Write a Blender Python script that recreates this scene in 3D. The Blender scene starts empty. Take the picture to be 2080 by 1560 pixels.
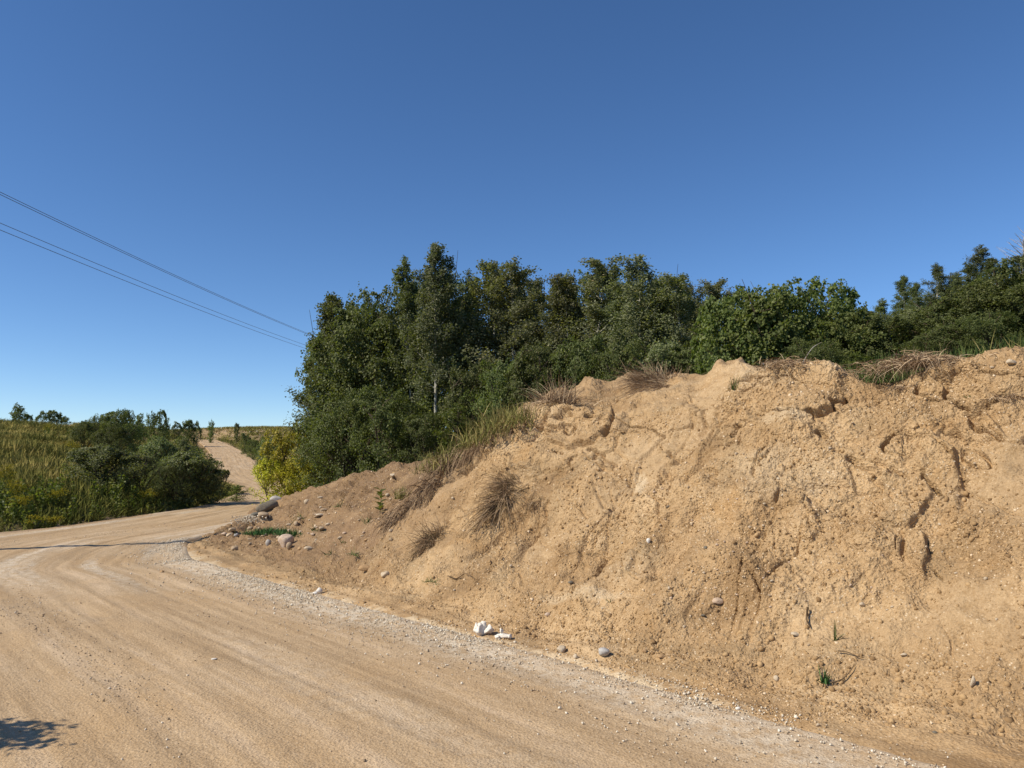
import bpy, math, random
import numpy as np
from mathutils import Vector, Matrix

# ------------------------------------------------------------------ camera, sky, sun
SC = bpy.context.scene
COL = SC.collection
F_PX, CX, CY, HORIZON, CAM_H = 1562.0, 1040.0, 780.0, 930.0, 1.6
PITCH = math.atan((HORIZON - CY) / F_PX)
cam = bpy.data.cameras.new('camera')
cam.sensor_width = 36.0
cam.lens = 36.0 * F_PX / 2080.0
cam.clip_start = 0.05
cam.clip_end = 6000
camo = bpy.data.objects.new('camera', cam)
camo.location = (0, 0, CAM_H)
camo.rotation_euler = (math.pi / 2 + PITCH, 0, 0)
COL.objects.link(camo)
SC.camera = camo

SUN_EL, SUN_AZ = math.radians(41), math.radians(247)      # azimuth from +Y towards +X
world = bpy.data.worlds.new('World')
SC.world = world
world.use_nodes = True
wn = world.node_tree
sky = wn.nodes.new('ShaderNodeTexSky')
sky.sky_type = 'NISHITA'
sky.sun_disc = False
sky.sun_elevation = SUN_EL
sky.sun_rotation = SUN_AZ
sky.altitude = 300
sky.air_density = 0.74
sky.dust_density = 0.05
sky.ozone_density = 4.0
hs = wn.nodes.new('ShaderNodeHueSaturation')                 # phone-camera saturation of the whole sky
hs.inputs['Saturation'].default_value = 1.13
hs.inputs['Hue'].default_value = 0.502
wn.links.new(sky.outputs[0], hs.inputs['Color'])
wn.links.new(hs.outputs[0], wn.nodes['Background'].inputs[0])
wn.nodes['Background'].inputs[1].default_value = 0.122
sl = bpy.data.lights.new('sun', 'SUN')
sl.energy = 4.8
sl.angle = math.radians(0.5)
sl.color = (1.0, 0.90, 0.74)
so = bpy.data.objects.new('sun', sl)
TO_SUN = Vector((math.sin(SUN_AZ) * math.cos(SUN_EL), math.cos(SUN_AZ) * math.cos(SUN_EL), math.sin(SUN_EL)))
so.rotation_euler = TO_SUN.to_track_quat('Z', 'Y').to_euler()
so.location = (-20, -10, 30)
COL.objects.link(so)
vs = SC.view_settings
vs.view_transform = 'Standard'
vs.look = 'None'
vs.gamma = 1.0
vs.exposure = 0.22
vs.use_curve_mapping = False

# ------------------------------------------------------------------ pixel <-> world
CT, ST = math.cos(PITCH), math.sin(PITCH)
def ray(px, py):
    a, b = (px - CX) / F_PX, (CY - py) / F_PX
    return np.array([a, CT - b * ST, ST + b * CT])
def at(px, py, Y):
    d = ray(px, py)
    return np.array([0, 0, CAM_H]) + d * (Y / d[1])
def ground(px, py, z=0.0):
    d = ray(px, py)
    return np.array([0, 0, CAM_H]) + d * ((z - CAM_H) / d[2])
def proj(P):
    x, y, z = P[..., 0], P[..., 1], P[..., 2] - CAM_H
    dep = np.maximum(y * CT + z * ST, 1e-3)
    up = -y * ST + z * CT
    return CX + F_PX * x / dep, CY - F_PX * up / dep, dep

# ------------------------------------------------------------------ numpy noise
U32 = np.uint32
def _h(ix, iy, iz, seed):
    n = ix.astype(U32) * U32(374761393) + np.asarray(iy).astype(U32) * U32(668265263) + np.asarray(iz).astype(U32) * U32(1274126177) + U32((seed * 974634777) & 0xffffffff)
    n = (n ^ (n >> U32(13))) * U32(1274126177)
    n = (n ^ (n >> U32(16))) * U32(2246822519)
    return ((n ^ (n >> U32(15))) & U32(0xffffff)).astype(np.float32) * np.float32(1.0 / 0xffffff)
def vnoise(P, seed=0):
    P = np.asarray(P)
    r, sh = None, P.shape[:-1]
    ax = []
    for k in range(3):
        p = P[..., k].ravel(); i = np.floor(p); f = (p - i).astype(np.float32)
        f = f * f * f * (f * (f * 6 - 15) + 10)
        ax.append((i.astype(np.int64).astype(U32), f))
    (ix, fx), (iy, fy), (iz, fz) = ax
    C = [U32(374761393), U32(668265263), U32(1274126177)]
    sd = U32((seed * 974634777) & 0xffffffff)
    hx = (ix * C[0] + sd, (ix + U32(1)) * C[0] + sd); hy = (iy * C[1], (iy + U32(1)) * C[1]); hz = (iz * C[2], (iz + U32(1)) * C[2])
    def corner(a, b, c):
        n = hx[a] + hy[b] + hz[c]
        n = (n ^ (n >> U32(13))) * U32(1274126177)
        n = (n ^ (n >> U32(16))) * U32(2246822519)
        return ((n ^ (n >> U32(15))) & U32(0xffffff)).astype(np.float32)
    def lerp(a, b, t): return a + (b - a) * t
    pl = [lerp(lerp(corner(0, 0, c), corner(1, 0, c), fx), lerp(corner(0, 1, c), corner(1, 1, c), fx), fy) for c in (0, 1)]
    return (lerp(pl[0], pl[1], fz) * np.float32(2.0 / 0xffffff) - 1).reshape(sh)
def fbm(P, octv=4, seed=0, gain=0.5, lac=2.03):
    a, r, s = 1.0, 0, 0
    P = np.asarray(P, float)
    for k in range(octv):
        r = r + a * vnoise(P + k * 17.31, seed + k)
        s += a
        a *= gain
        P = P * lac
    return r / s
def worley2(x, y, seed=0):
    ix, iy = np.floor(x).astype(np.int64), np.floor(y).astype(np.int64)
    f1 = np.full(x.shape, 9.0); f2 = f1.copy(); cid = np.zeros(x.shape)
    for dx in (-1, 0, 1):
        for dy in (-1, 0, 1):
            jx, jy = ix + dx, iy + dy
            qx = jx + _h(jx, jy, 1, seed); qy = jy + _h(jx, jy, 2, seed)
            d = np.hypot(qx - x, qy - y)
            c = _h(jx, jy, 3, seed)
            m = d < f1
            f2 = np.where(m, f1, np.minimum(f2, d))
            cid = np.where(m, c, cid)
            f1 = np.where(m, d, f1)
    return f1, f2, cid
def sstep(a, b, x):
    t = np.clip((x - a) / (b - a), 0, 1)
    return t * t * (3 - 2 * t)
def X3(x, y, z=0.0):
    return np.stack(np.broadcast_arrays(x, y, z), -1).astype(float)

# ------------------------------------------------------------------ mesh helpers
def mesh_np(name, V, Fa, mat=None, attrs=None, uv=None, smooth=False):
    V = np.asarray(V, np.float32).reshape(-1, 3)
    Fa = np.asarray(Fa, np.int32)
    k = Fa.shape[1]
    me = bpy.data.meshes.new(name)
    me.vertices.add(len(V)); me.vertices.foreach_set('co', V.ravel())
    me.loops.add(Fa.size); me.loops.foreach_set('vertex_index', Fa.ravel())
    me.polygons.add(len(Fa))
    me.polygons.foreach_set('loop_start', np.arange(0, Fa.size, k, dtype=np.int32))
    me.polygons.foreach_set('loop_total', np.full(len(Fa), k, np.int32))
    me.update(calc_edges=True)
    if smooth:
        me.polygons.foreach_set('use_smooth', np.ones(len(Fa), bool))
    for n, a in (attrs or {}).items():
        at_ = me.attributes.new(n, 'FLOAT', 'POINT')
        at_.data.foreach_set('value', np.asarray(a, np.float32).ravel())
    if uv is not None:
        l = me.uv_layers.new(name='uv')
        l.data.foreach_set('uv', np.asarray(uv, np.float32)[Fa.ravel()].ravel())
    if mat: me.materials.append(mat)
    return me
def add(name, me, parent=None, loc=None, **props):
    o = bpy.data.objects.new(name, me)
    COL.objects.link(o)
    if parent: o.parent = parent
    if loc is not None: o.location = tuple(float(v) for v in loc)
    for k, v in props.items(): o[k] = v
    return o
def grid_faces(nu, nv):
    i = np.arange(nu * nv).reshape(nu, nv)
    return np.stack([i[:-1, :-1], i[1:, :-1], i[1:, 1:], i[:-1, 1:]], -1).reshape(-1, 4)
def catmull(P, u):
    P = np.asarray(P, float); n = len(P)
    i = np.clip(np.floor(u).astype(int), 0, n - 2); t = (u - i)[:, None]
    g = lambda k: P[np.clip(k, 0, n - 1)]
    p0, p1, p2, p3 = g(i - 1), g(i), g(i + 1), g(i + 2)
    if p0.ndim > 2: t = t[..., None]
    return 0.5 * (2 * p1 + (p2 - p0) * t + (2 * p0 - 5 * p1 + 4 * p2 - p3) * t ** 2 + (3 * p1 - p0 - 3 * p2 + p3) * t ** 3)
def bilin(G, u, v):
    nu, nv = G.shape[:2]
    iu = np.clip(np.floor(u).astype(int), 0, nu - 2); iv = np.clip(np.floor(v).astype(int), 0, nv - 2)
    a = (u - iu)[:, None]; b = (v - iv)[:, None]
    return (G[iu, iv] * (1 - a) * (1 - b) + G[iu + 1, iv] * a * (1 - b) + G[iu, iv + 1] * (1 - a) * b + G[iu + 1, iv + 1] * a * b)
def grid_normals(G):
    du = np.gradient(G, axis=0); dv = np.gradient(G, axis=1)
    n = np.cross(du, dv)
    return n / np.maximum(np.linalg.norm(n, axis=-1, keepdims=True), 1e-9)
def rand_rot(n, rg):
    q = rg.normal(size=(n, 4)); q /= np.linalg.norm(q, axis=1, keepdims=True)
    w, x, y, z = q.T
    return np.stack([np.stack([1 - 2 * (y * y + z * z), 2 * (x * y - z * w), 2 * (x * z + y * w)], -1),
                     np.stack([2 * (x * y + z * w), 1 - 2 * (x * x + z * z), 2 * (y * z - x * w)], -1),
                     np.stack([2 * (x * z - y * w), 2 * (y * z + x * w), 1 - 2 * (x * x + y * y)], -1)], -2)
def rotz(a):
    c, s, o, z = np.cos(a), np.sin(a), np.ones_like(a), np.zeros_like(a)
    return np.stack([np.stack([c, -s, z], -1), np.stack([s, c, z], -1), np.stack([z, z, o], -1)], -2)
def scatter(templates, pos, R, scale, rg, rnd=None):
    """many copies of small templates joined into one vertex/face list"""
    Vs, Fs, Rs = [], [], []; off = 0
    pick_ = rg.integers(0, len(templates), len(pos))
    if rnd is None: rnd = rg.random(len(pos))
    scale = np.asarray(scale, float)
    if scale.ndim == 1: scale = np.repeat(scale[:, None], 3, 1)
    for k, (TV, TF) in enumerate(templates):
        m = pick_ == k
        if not m.any(): continue
        v = np.einsum('nij,nvj->nvi', R[m], TV[None] * scale[m][:, None, :]) + pos[m][:, None, :]
        n = m.sum()
        f = TF[None] + (np.arange(n) * len(TV))[:, None, None] + off
        Vs.append(v.reshape(-1, 3)); Fs.append(f.reshape(-1, TF.shape[1])); Rs.append(np.repeat(rnd[m], len(TV)))
        off += n * len(TV)
    return np.concatenate(Vs), np.concatenate(Fs), np.concatenate(Rs)

# ------------------------------------------------------------------ node materials
class NT:
    def __init__(self, name):
        self.m = bpy.data.materials.new(name); self.m.use_nodes = True
        self.t = self.m.node_tree; self.n = self.t.nodes
        self.b = self.n['Principled BSDF']; self.out = self.n['Material Output']
        self.b.inputs['Roughness'].default_value = 0.95
        self.b.inputs['Specular IOR Level'].default_value = 0.15
    def new(self, typ, **kw):
        nd = self.n.new(typ)
        for k, v in kw.items(): setattr(nd, k, v)
        return nd
    def link(self, a, b): self.t.links.new(a, b); return b
    def val(self, x, sock):
        if hasattr(x, 'is_output'): self.link(x, sock)
        else: sock.default_value = x
    def coord(self, kind='Object', scale=(1, 1, 1)):
        c = self.new('ShaderNodeTexCoord')
        mp = self.new('ShaderNodeMapping'); mp.inputs['Scale'].default_value = scale
        self.link(c.outputs[kind], mp.inputs['Vector'])
        return mp.outputs[0]
    def noise(self, vec, scale, detail=4, rough=0.55, dist=0.0):
        nd = self.new('ShaderNodeTexNoise'); self.link(vec, nd.inputs['Vector'])
        nd.inputs['Scale'].default_value = scale; nd.inputs['Detail'].default_value = detail
        nd.inputs['Roughness'].default_value = rough; nd.inputs['Distortion'].default_value = dist
        return nd.outputs['Fac']
    def voro(self, vec, scale, feature='F1', out='Distance', rand=1.0):
        nd = self.new('ShaderNodeTexVoronoi', feature=feature); self.link(vec, nd.inputs['Vector'])
        nd.inputs['Scale'].default_value = scale; nd.inputs['Randomness'].default_value = rand
        return nd.outputs[out]
    def ramp(self, fac, stops):
        nd = self.new('ShaderNodeValToRGB'); self.val(fac, nd.inputs[0])
        e = nd.color_ramp.elements
        while len(e) < len(stops): e.new(0.5)
        for el, (p, c) in zip(e, stops):
            el.position = p; el.color = (c, c, c, 1) if isinstance(c, (int, float)) else (*c, 1)
        return nd.outputs[0]
    def mix(self, fac, a, b, mode='MIX'):
        nd = self.new('ShaderNodeMix', data_type='RGBA', blend_type=mode)
        self.val(fac, nd.inputs[0])
        for x, s in ((a, nd.inputs[6]), (b, nd.inputs[7])):
            if isinstance(x, tuple): s.default_value = (*x, 1) if len(x) == 3 else x
            else: self.link(x, s)
        return nd.outputs[2]
    def math(self, op, a, b=0.0, clamp=False):
        nd = self.new('ShaderNodeMath', operation=op, use_clamp=clamp)
        self.val(a, nd.inputs[0]); self.val(b, nd.inputs[1]); return nd.outputs[0]
    def attr(self, name):
        return self.new('ShaderNodeAttribute', attribute_name=name).outputs['Fac']
    def bump(self, h, strength, dist, prev=None):
        nd = self.new('ShaderNodeBump'); nd.inputs['Strength'].default_value = strength
        nd.inputs['Distance'].default_value = dist; self.link(h, nd.inputs['Height'])
        if prev: self.link(prev, nd.inputs['Normal'])
        return nd.outputs[0]
    def done(self, col, normal=None):
        self.val(col if hasattr(col, 'is_output') else (*col, 1), self.b.inputs['Base Color'])
        if normal: self.link(normal, self.b.inputs['Normal'])
        return self.m

def mat_bank():
    n = NT('sandy_loam')
    c = n.coord()
    big = n.noise(c, 0.9, 5, 0.6, 0.6)
    col = n.ramp(big, [(0.36, (0.29, 0.19, 0.10)), (0.46, (0.465, 0.315, 0.168)), (0.56, (0.53, 0.37, 0.203)), (0.66, (0.62, 0.455, 0.27))])
    rust = n.ramp(n.noise(c, 2.3, 4, 0.6, 1.0), [(0.56, 0.0), (0.70, 1.0)])
    col = n.mix(n.math('MULTIPLY', rust, 0.45), col, (0.44, 0.255, 0.10))
    grey = n.ramp(n.noise(c, 1.4, 3, 0.5, 0.4), [(0.58, 0.0), (0.70, 1.0)])
    col = n.mix(n.math('MULTIPLY', grey, 0.55), col, (0.385, 0.295, 0.18))
    patch = n.ramp(n.noise(c, 0.55, 6, 0.68, 1.2), [(0.42, 0.0), (0.62, 1.0)])
    col = n.mix(n.math('MULTIPLY', patch, 0.52), col, (0.31, 0.195, 0.095))
    col = n.mix(n.math('MULTIPLY', n.attr('slab'), 0.62), col, (0.375, 0.268, 0.155))
    col = n.mix(n.attr('brown'), col, (0.205, 0.132, 0.076))
    col = n.mix(n.attr('damp'), col, (0.30, 0.205, 0.11))
    col = n.mix(n.attr('pale'), col, (0.66, 0.55, 0.38))
    sp = n.noise(c, 70, 3, 0.7)
    col = n.mix(n.ramp(sp, [(0.30, 0.75), (0.44, 0.0)]), col, (0.23, 0.14, 0.062))
    col = n.mix(n.ramp(sp, [(0.60, 0.0), (0.74, 0.7)]), col, (0.74, 0.58, 0.37))
    peb = n.voro(c, 30)
    pm = n.math('MULTIPLY', n.ramp(peb, [(0.16, 1.0), (0.22, 0.0)]), n.ramp(n.noise(c, 2.0, 2), [(0.48, 0.0), (0.56, 1.0)]))
    col = n.mix(n.math('MULTIPLY', pm, 0.7), col, (0.66, 0.55, 0.40))
    mid = n.noise(c, 13, 5, 0.65)
    col = n.mix(n.ramp(mid, [(0.34, 0.5), (0.48, 0.0)]), col, (0.28, 0.175, 0.08))
    s2 = n.noise(c, 32, 3, 0.75)
    col = n.mix(n.ramp(s2, [(0.32, 0.65), (0.43, 0.0)]), col, (0.20, 0.12, 0.052))
    col = n.mix(n.ramp(s2, [(0.60, 0.0), (0.72, 0.5)]), col, (0.68, 0.50, 0.29))
    h = n.math('ADD', n.math('MULTIPLY', n.math('ADD', sp, n.math('MULTIPLY', s2, 1.5)), 0.6), n.math('ADD', n.math('MULTIPLY', mid, 1.4), n.math('MULTIPLY', n.voro(c, 45), 0.7)))
    nb = n.bump(h, 0.85, 0.022)
    n.link(n.math('ADD', n.math('MULTIPLY', n.attr('loose'), 0.48), 0.38), nb.node.inputs['Strength'])
    return n.done(col, nb)

def mat_road():
    n = NT('packed_dirt')
    c = n.coord()
    u1 = n.coord('UV', (0.22, 3.0, 1)); u2 = n.coord('UV', (0.5, 10.0, 1))
    st1 = n.noise(u1, 1.0, 4, 0.55, 0.25); st2 = n.noise(u2, 1.0, 4, 0.6, 0.15)
    s = n.math('ADD', n.math('MULTIPLY', st1, 0.6), n.math('MULTIPLY', st2, 0.4))
    col = n.ramp(s, [(0.37, (0.345, 0.24, 0.135)), (0.46, (0.43, 0.305, 0.177)), (0.53, (0.495, 0.358, 0.213)), (0.62, (0.58, 0.435, 0.28))])
    blot = n.noise(c, 0.7, 4, 0.55, 0.5)
    col = n.mix(n.ramp(blot, [(0.45, 0.0), (0.68, 0.55)]), col, (0.46, 0.305, 0.155))
    col = n.mix(n.ramp(n.noise(c, 1.1, 4, 0.6, 0.8), [(0.54, 0.0), (0.72, 0.4)]), col, (0.42, 0.325, 0.22))
    chk = n.math('MULTIPLY', n.attr('chalk'), n.ramp(n.noise(c, 9, 5, 0.7), [(0.36, 0.0), (0.58, 1.0)]))
    col = n.mix(n.math('MULTIPLY', chk, 0.85), col, (0.68, 0.61, 0.49))
    col = n.mix(n.attr('brown'), col, (0.25, 0.16, 0.09))
    sp = n.noise(c, 95, 3, 0.75)
    col = n.mix(n.ramp(sp, [(0.30, 0.8), (0.43, 0.0)]), col, (0.20, 0.128, 0.068))
    col = n.mix(n.ramp(sp, [(0.58, 0.0), (0.73, 0.75)]), col, (0.70, 0.58, 0.43))
    s3 = n.noise(c, 48, 3, 0.75)
    col = n.mix(n.ramp(s3, [(0.33, 0.55), (0.43, 0.0)]), col, (0.22, 0.145, 0.078))
    col = n.mix(n.ramp(s3, [(0.60, 0.0), (0.70, 0.5)]), col, (0.66, 0.53, 0.37))
    g = n.noise(c, 28, 4, 0.7)
    col = n.mix(n.ramp(g, [(0.36, 0.45), (0.47, 0.0)]), col, (0.27, 0.18, 0.10))
    h = n.math('ADD', n.math('MULTIPLY', sp, 0.5), n.math('ADD', g, n.math('MULTIPLY', n.voro(c, 60), 0.5)))
    nb = n.bump(st2, 0.22, 0.03)
    return n.done(col, n.bump(h, 0.7, 0.012, nb))

def mat_terrain():
    n = NT('turf_soil')
    c = n.coord()
    col = n.ramp(n.noise(c, 0.35, 5, 0.65), [(0.35, (0.065, 0.062, 0.022)), (0.5, (0.115, 0.098, 0.04)), (0.65, (0.19, 0.145, 0.07))])
    col = n.mix(n.attr('bare'), col, (0.40, 0.28, 0.16))
    far = n.noise(c, 6, 5, 0.7)
    col = n.mix(n.ramp(far, [(0.4, 0.5), (0.55, 0.0)]), col, (0.05, 0.05, 0.018))
    return n.done(col, n.bump(far, 0.8, 0.12))

def mat_stone(name, a, b, scale=9.0, dirt=0.35):
    n = NT(name)
    n.b.inputs['Roughness'].default_value = 0.85
    c = n.coord()
    f = n.noise(c, scale, 5, 0.65, 0.4)
    col = n.ramp(f, [(0.32, a), (0.62, b)])
    oi = n.new('ShaderNodeObjectInfo').outputs['Random']
    col = n.mix(n.math('MULTIPLY', oi, 0.35), col, (0.42, 0.30, 0.18))
    col = n.mix(n.ramp(n.noise(c, scale * 5, 3, 0.7), [(0.30, 0.5), (0.40, 0.0)]), col, tuple(x * 0.5 for x in a))
    col = n.mix(n.math('MULTIPLY', n.ramp(n.noise(c, scale * .6, 3), [(0.5, 0.0), (0.65, 1.0)]), dirt), col, (0.40, 0.27, 0.14))
    return n.done(col, n.bump(n.noise(c, scale * 2, 4, 0.6), 0.35, 0.03))
def mat_rnd(name, stops, rough=0.95):
    n = NT(name); n.b.inputs['Specular IOR Level'].default_value = 0.1; n.b.inputs['Roughness'].default_value = rough
    return n.done(n.ramp(n.attr('rnd'), stops))
def mat_leaf(name, stops, trans=0.38, rough=0.5, spec=0.22):
    n = NT(name)
    n.b.inputs['Roughness'].default_value = rough
    n.b.inputs['Specular IOR Level'].default_value = spec
    col = n.ramp(n.attr('rnd'), stops)
    oi = n.new('ShaderNodeObjectInfo').outputs['Random']
    hv = n.new('ShaderNodeHueSaturation'); n.link(col, hv.inputs['Color'])
    n.link(n.math('ADD', n.math('MULTIPLY', oi, 0.5), 0.75), hv.inputs['Value'])
    n.link(n.math('ADD', n.math('MULTIPLY', oi, 0.03), 0.485), hv.inputs['Hue'])
    n.link(hv.outputs[0], n.b.inputs['Base Color'])
    tr = n.new('ShaderNodeBsdfTranslucent')
    n.link(n.mix(1.0, hv.outputs[0], (1.5, 1.6, 0.55), 'MULTIPLY'), tr.inputs['Color'])
    mx = n.new('ShaderNodeMixShader'); mx.inputs[0].default_value = trans
    n.link(n.b.outputs[0], mx.inputs[1]); n.link(tr.outputs[0], mx.inputs[2]); n.link(mx.outputs[0], n.out.inputs[0])
    return n.m
def mat_bark(name, a, b):
    n = NT(name); c = n.coord('Object', (1, 1, 0.35))
    f = n.noise(c, 14, 4, 0.6)
    return n.done(n.ramp(f, [(0.38, a), (0.6, b)]), n.bump(f, 0.6, 0.01))

M = dict(
    bank=mat_bank(), road=mat_road(), terrain=mat_terrain(),
    stone=mat_stone('fieldstone', (0.32, 0.24, 0.155), (0.46, 0.365, 0.26), dirt=0.45),
    pale=mat_stone('pale_limestone', (0.44, 0.36, 0.255), (0.60, 0.51, 0.385), dirt=0.35),
    pink=mat_stone('granite', (0.42, 0.30, 0.21), (0.64, 0.52, 0.42), 7),
    grey=mat_stone('grey_stone', (0.30, 0.31, 0.31), (0.54, 0.55, 0.55), 12, 0.1),
    dark=mat_stone('dark_stone', (0.075, 0.075, 0.065), (0.17, 0.165, 0.14), 10, 0.25),
    white=mat_stone('white_chalk', (0.72, 0.69, 0.62), (0.86, 0.84, 0.78), 6, 0.05),
    clod=mat_stone('soil_clod', (0.28, 0.17, 0.085), (0.46, 0.30, 0.155), 8, 0.3),
    crumbs=mat_rnd('soil_crumbs', [(0, (0.22, 0.138, 0.068)), (0.45, (0.38, 0.25, 0.125)), (0.8, (0.46, 0.315, 0.165)), (1, (0.66, 0.53, 0.37))]),
    gravel=mat_rnd('road_gravel', [(0, (0.20, 0.15, 0.10)), (0.35, (0.38, 0.28, 0.18)), (0.75, (0.50, 0.41, 0.30)), (1, (0.68, 0.60, 0.48))]),
    chalkgravel=mat_rnd('crushed_limestone', [(0, (0.30, 0.225, 0.15)), (0.35, (0.50, 0.425, 0.32)), (0.75, (0.66, 0.595, 0.48)), (1, (0.80, 0.75, 0.63))]),
    aspen=mat_leaf('aspen_leaf', [(0, (0.068, 0.086, 0.040)), (0.55, (0.128, 0.148, 0.070)), (0.9, (0.20, 0.21, 0.105)), (1, (0.30, 0.28, 0.15))]),
    poplar=mat_leaf('poplar_leaf', [(0, (0.080, 0.086, 0.042)), (0.55, (0.140, 0.148, 0.074)), (0.88, (0.21, 0.21, 0.11)), (1, (0.31, 0.23, 0.12))]),
    maple=mat_leaf('maple_leaf', [(0, (0.080, 0.112, 0.032)), (0.6, (0.140, 0.178, 0.052)), (1, (0.26, 0.29, 0.10))]),
    darkleaf=mat_leaf('dark_leaf', [(0, (0.066, 0.086, 0.028)), (0.6, (0.122, 0.146, 0.050)), (0.92, (0.19, 0.21, 0.075)), (1, (0.25, 0.26, 0.11))]),
    willow=mat_leaf('willow_leaf', [(0, (0.10, 0.118, 0.05)), (0.6, (0.175, 0.195, 0.088)), (1, (0.28, 0.29, 0.15))]),
    yellow=mat_leaf('yellowing_leaf', [(0, (0.17, 0.18, 0.026)), (0.5, (0.36, 0.34, 0.042)), (1, (0.56, 0.48, 0.075))]),
    weed=mat_leaf('weed_leaf', [(0, (0.070, 0.090, 0.022)), (0.6, (0.120, 0.145, 0.036)), (1, (0.21, 0.21, 0.06))]),
    hillgrass=mat_rnd('meadow_grass', [(0, (0.103, 0.113, 0.025)), (0.35, (0.199, 0.191, 0.048)), (0.65, (0.319, 0.273, 0.082)), (0.88, (0.466, 0.364, 0.126)), (1, (0.621, 0.510, 0.189))]),
    drygrass=mat_rnd('dry_grass', [(0, (0.14, 0.09, 0.055)), (0.4, (0.27, 0.185, 0.115)), (0.8, (0.42, 0.31, 0.195)), (1, (0.56, 0.44, 0.29))]),
    greengrass=mat_rnd('green_grass', [(0, (0.035, 0.062, 0.018)), (0.6, (0.075, 0.115, 0.03)), (1, (0.17, 0.19, 0.06))], 0.6),
    lushgrass=mat_rnd('lush_grass', [(0, (0.025, 0.072, 0.022)), (0.6, (0.05, 0.125, 0.036)), (1, (0.10, 0.17, 0.05))], 0.6),
    ripegrass=mat_rnd('ripe_grass', [(0, (0.085, 0.095, 0.025)), (0.5, (0.18, 0.175, 0.05)), (1, (0.36, 0.29, 0.12))], 0.7),
    mixgrass=mat_rnd('half_dry_grass', [(0, (0.085, 0.07, 0.03)), (0.25, (0.165, 0.112, 0.062)), (0.7, (0.29, 0.195, 0.115)), (1, (0.45, 0.33, 0.21))]),
    goldenrod=mat_rnd('goldenrod_flower', [(0, (0.176, 0.162, 0.016)), (1, (0.368, 0.306, 0.024))]),
    palebark=mat_bark('aspen_bark', (0.22, 0.21, 0.17), (0.46, 0.45, 0.39)),
    bark=mat_bark('brown_bark', (0.045, 0.035, 0.025), (0.12, 0.09, 0.065)),
    greybark=mat_bark('dead_wood', (0.26, 0.23, 0.20), (0.46, 0.43, 0.39)),
    polewood=mat_bark('weathered_pole', (0.14, 0.10, 0.07), (0.24, 0.18, 0.13)),
    root=mat_bark('root_fibre', (0.07, 0.045, 0.025), (0.16, 0.11, 0.065)),
)
def plain(name, col, rough=0.6, metal=0.0):
    n = NT(name); n.b.inputs['Roughness'].default_value = rough; n.b.inputs['Metallic'].default_value = metal
    c = n.coord(); return n.done(n.mix(n.math('MULTIPLY', n.noise(c, 20, 3), 0.4), col, tuple(x * 0.6 for x in col)))
M['wire'] = plain('aluminium_wire', (0.16, 0.17, 0.19), 0.6)
M['porcelain'] = plain('porcelain', (0.35, 0.33, 0.30), 0.3)

# ------------------------------------------------------------------ road layout
RE = [np.array([7.6, -1.1, 0]), np.array([5.0, 1.3, 0])] + [ground(*p) for p in
      [(1850, 1560), (1600, 1490), (1400, 1420), (1200, 1355), (1000, 1310), (850, 1265), (700, 1222), (560, 1190), (450, 1160), (380, 1130)]]
RE = np.array(RE)
def left_normals(P):
    d = np.gradient(P, axis=0); d /= np.linalg.norm(d[:, :2], axis=1, keepdims=True)
    return np.stack([-d[:, 1], d[:, 0], 0 * d[:, 0]], -1)
cn = RE + left_normals(RE) * 3.0
for _ in range(3): cn[1:-1] = .5 * cn[1:-1] + .25 * (cn[:-2] + cn[2:])
far_c = [(-8.75, 14.6, 2.6, 0), (-8.45, 18.2, 2.15, 0), (-8.5, 22.8, 1.95, -.02), (-9.0, 27.7, 1.85, -.05), (-12.2, 41, 1.9, .0), (-18.6, 55, 1.9, .15),
         (-24.9, 70, 2.1, .72), (-37.0, 100, 2.0, 2.37), (-48.6, 125, 1.8, 4.0), (-53.5, 134, 1.7, 4.72), (-61, 146, 1.6, 4.7)]
RC = np.array([[p[0], p[1], 3.0, 0.0] for p in cn] + [list(p) for p in far_c])     # x, y, half width, z

# ------------------------------------------------------------------ terrain heights (thin plate spline)
CTRL = [(2, 3, 0), (-2, 4, 0), (-6, 4, 0), (-12, 4, .1), (-5, 9, 0), (-9, 10, 0), (-8.7, 14.6, 0), (-8.4, 18.2, 0), (-8.5, 22.8, -.02), (-9, 27.7, -.06),
        (-12.2, 41, .0), (-18.6, 55, .15), (-25.8, 70, .7), (-37, 100, 2.35), (-49.5, 125, 4.0), (-5.9, 19, 0.05), (-6.9, 27.5, .02),
        (5, -5, 0), (-10, -8, 0), (12, -6, .3), (-30, -10, 1), (-13, 12, .15), (-20, 10, .8), (-11.8, 17.2, .02), (-10.9, 19.4, .06), (-11.1, 23, 0.10), (-11.5, 27.7, .06), (-15, 41, .1)]
for p in [(0, 1000, 22), (0, 960, 26), (0, 912, 36), (0, 873, 48), (-300, 890, 40), (-300, 960, 22), (200, 1000, 24), (200, 940, 32), (200, 912, 43), (200, 882, 60), (330, 990, 33), (330, 940, 46), (330, 905, 80), (330, 874, 112),
          (560, 950, 70), (560, 916, 100), (480, 889, 136), (400, 873, 152), (560, 873, 150), (480, 870, 165), (620, 870, 170), (250, 866, 120)]:
    q = at(*p); CTRL.append(tuple(q))
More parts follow.
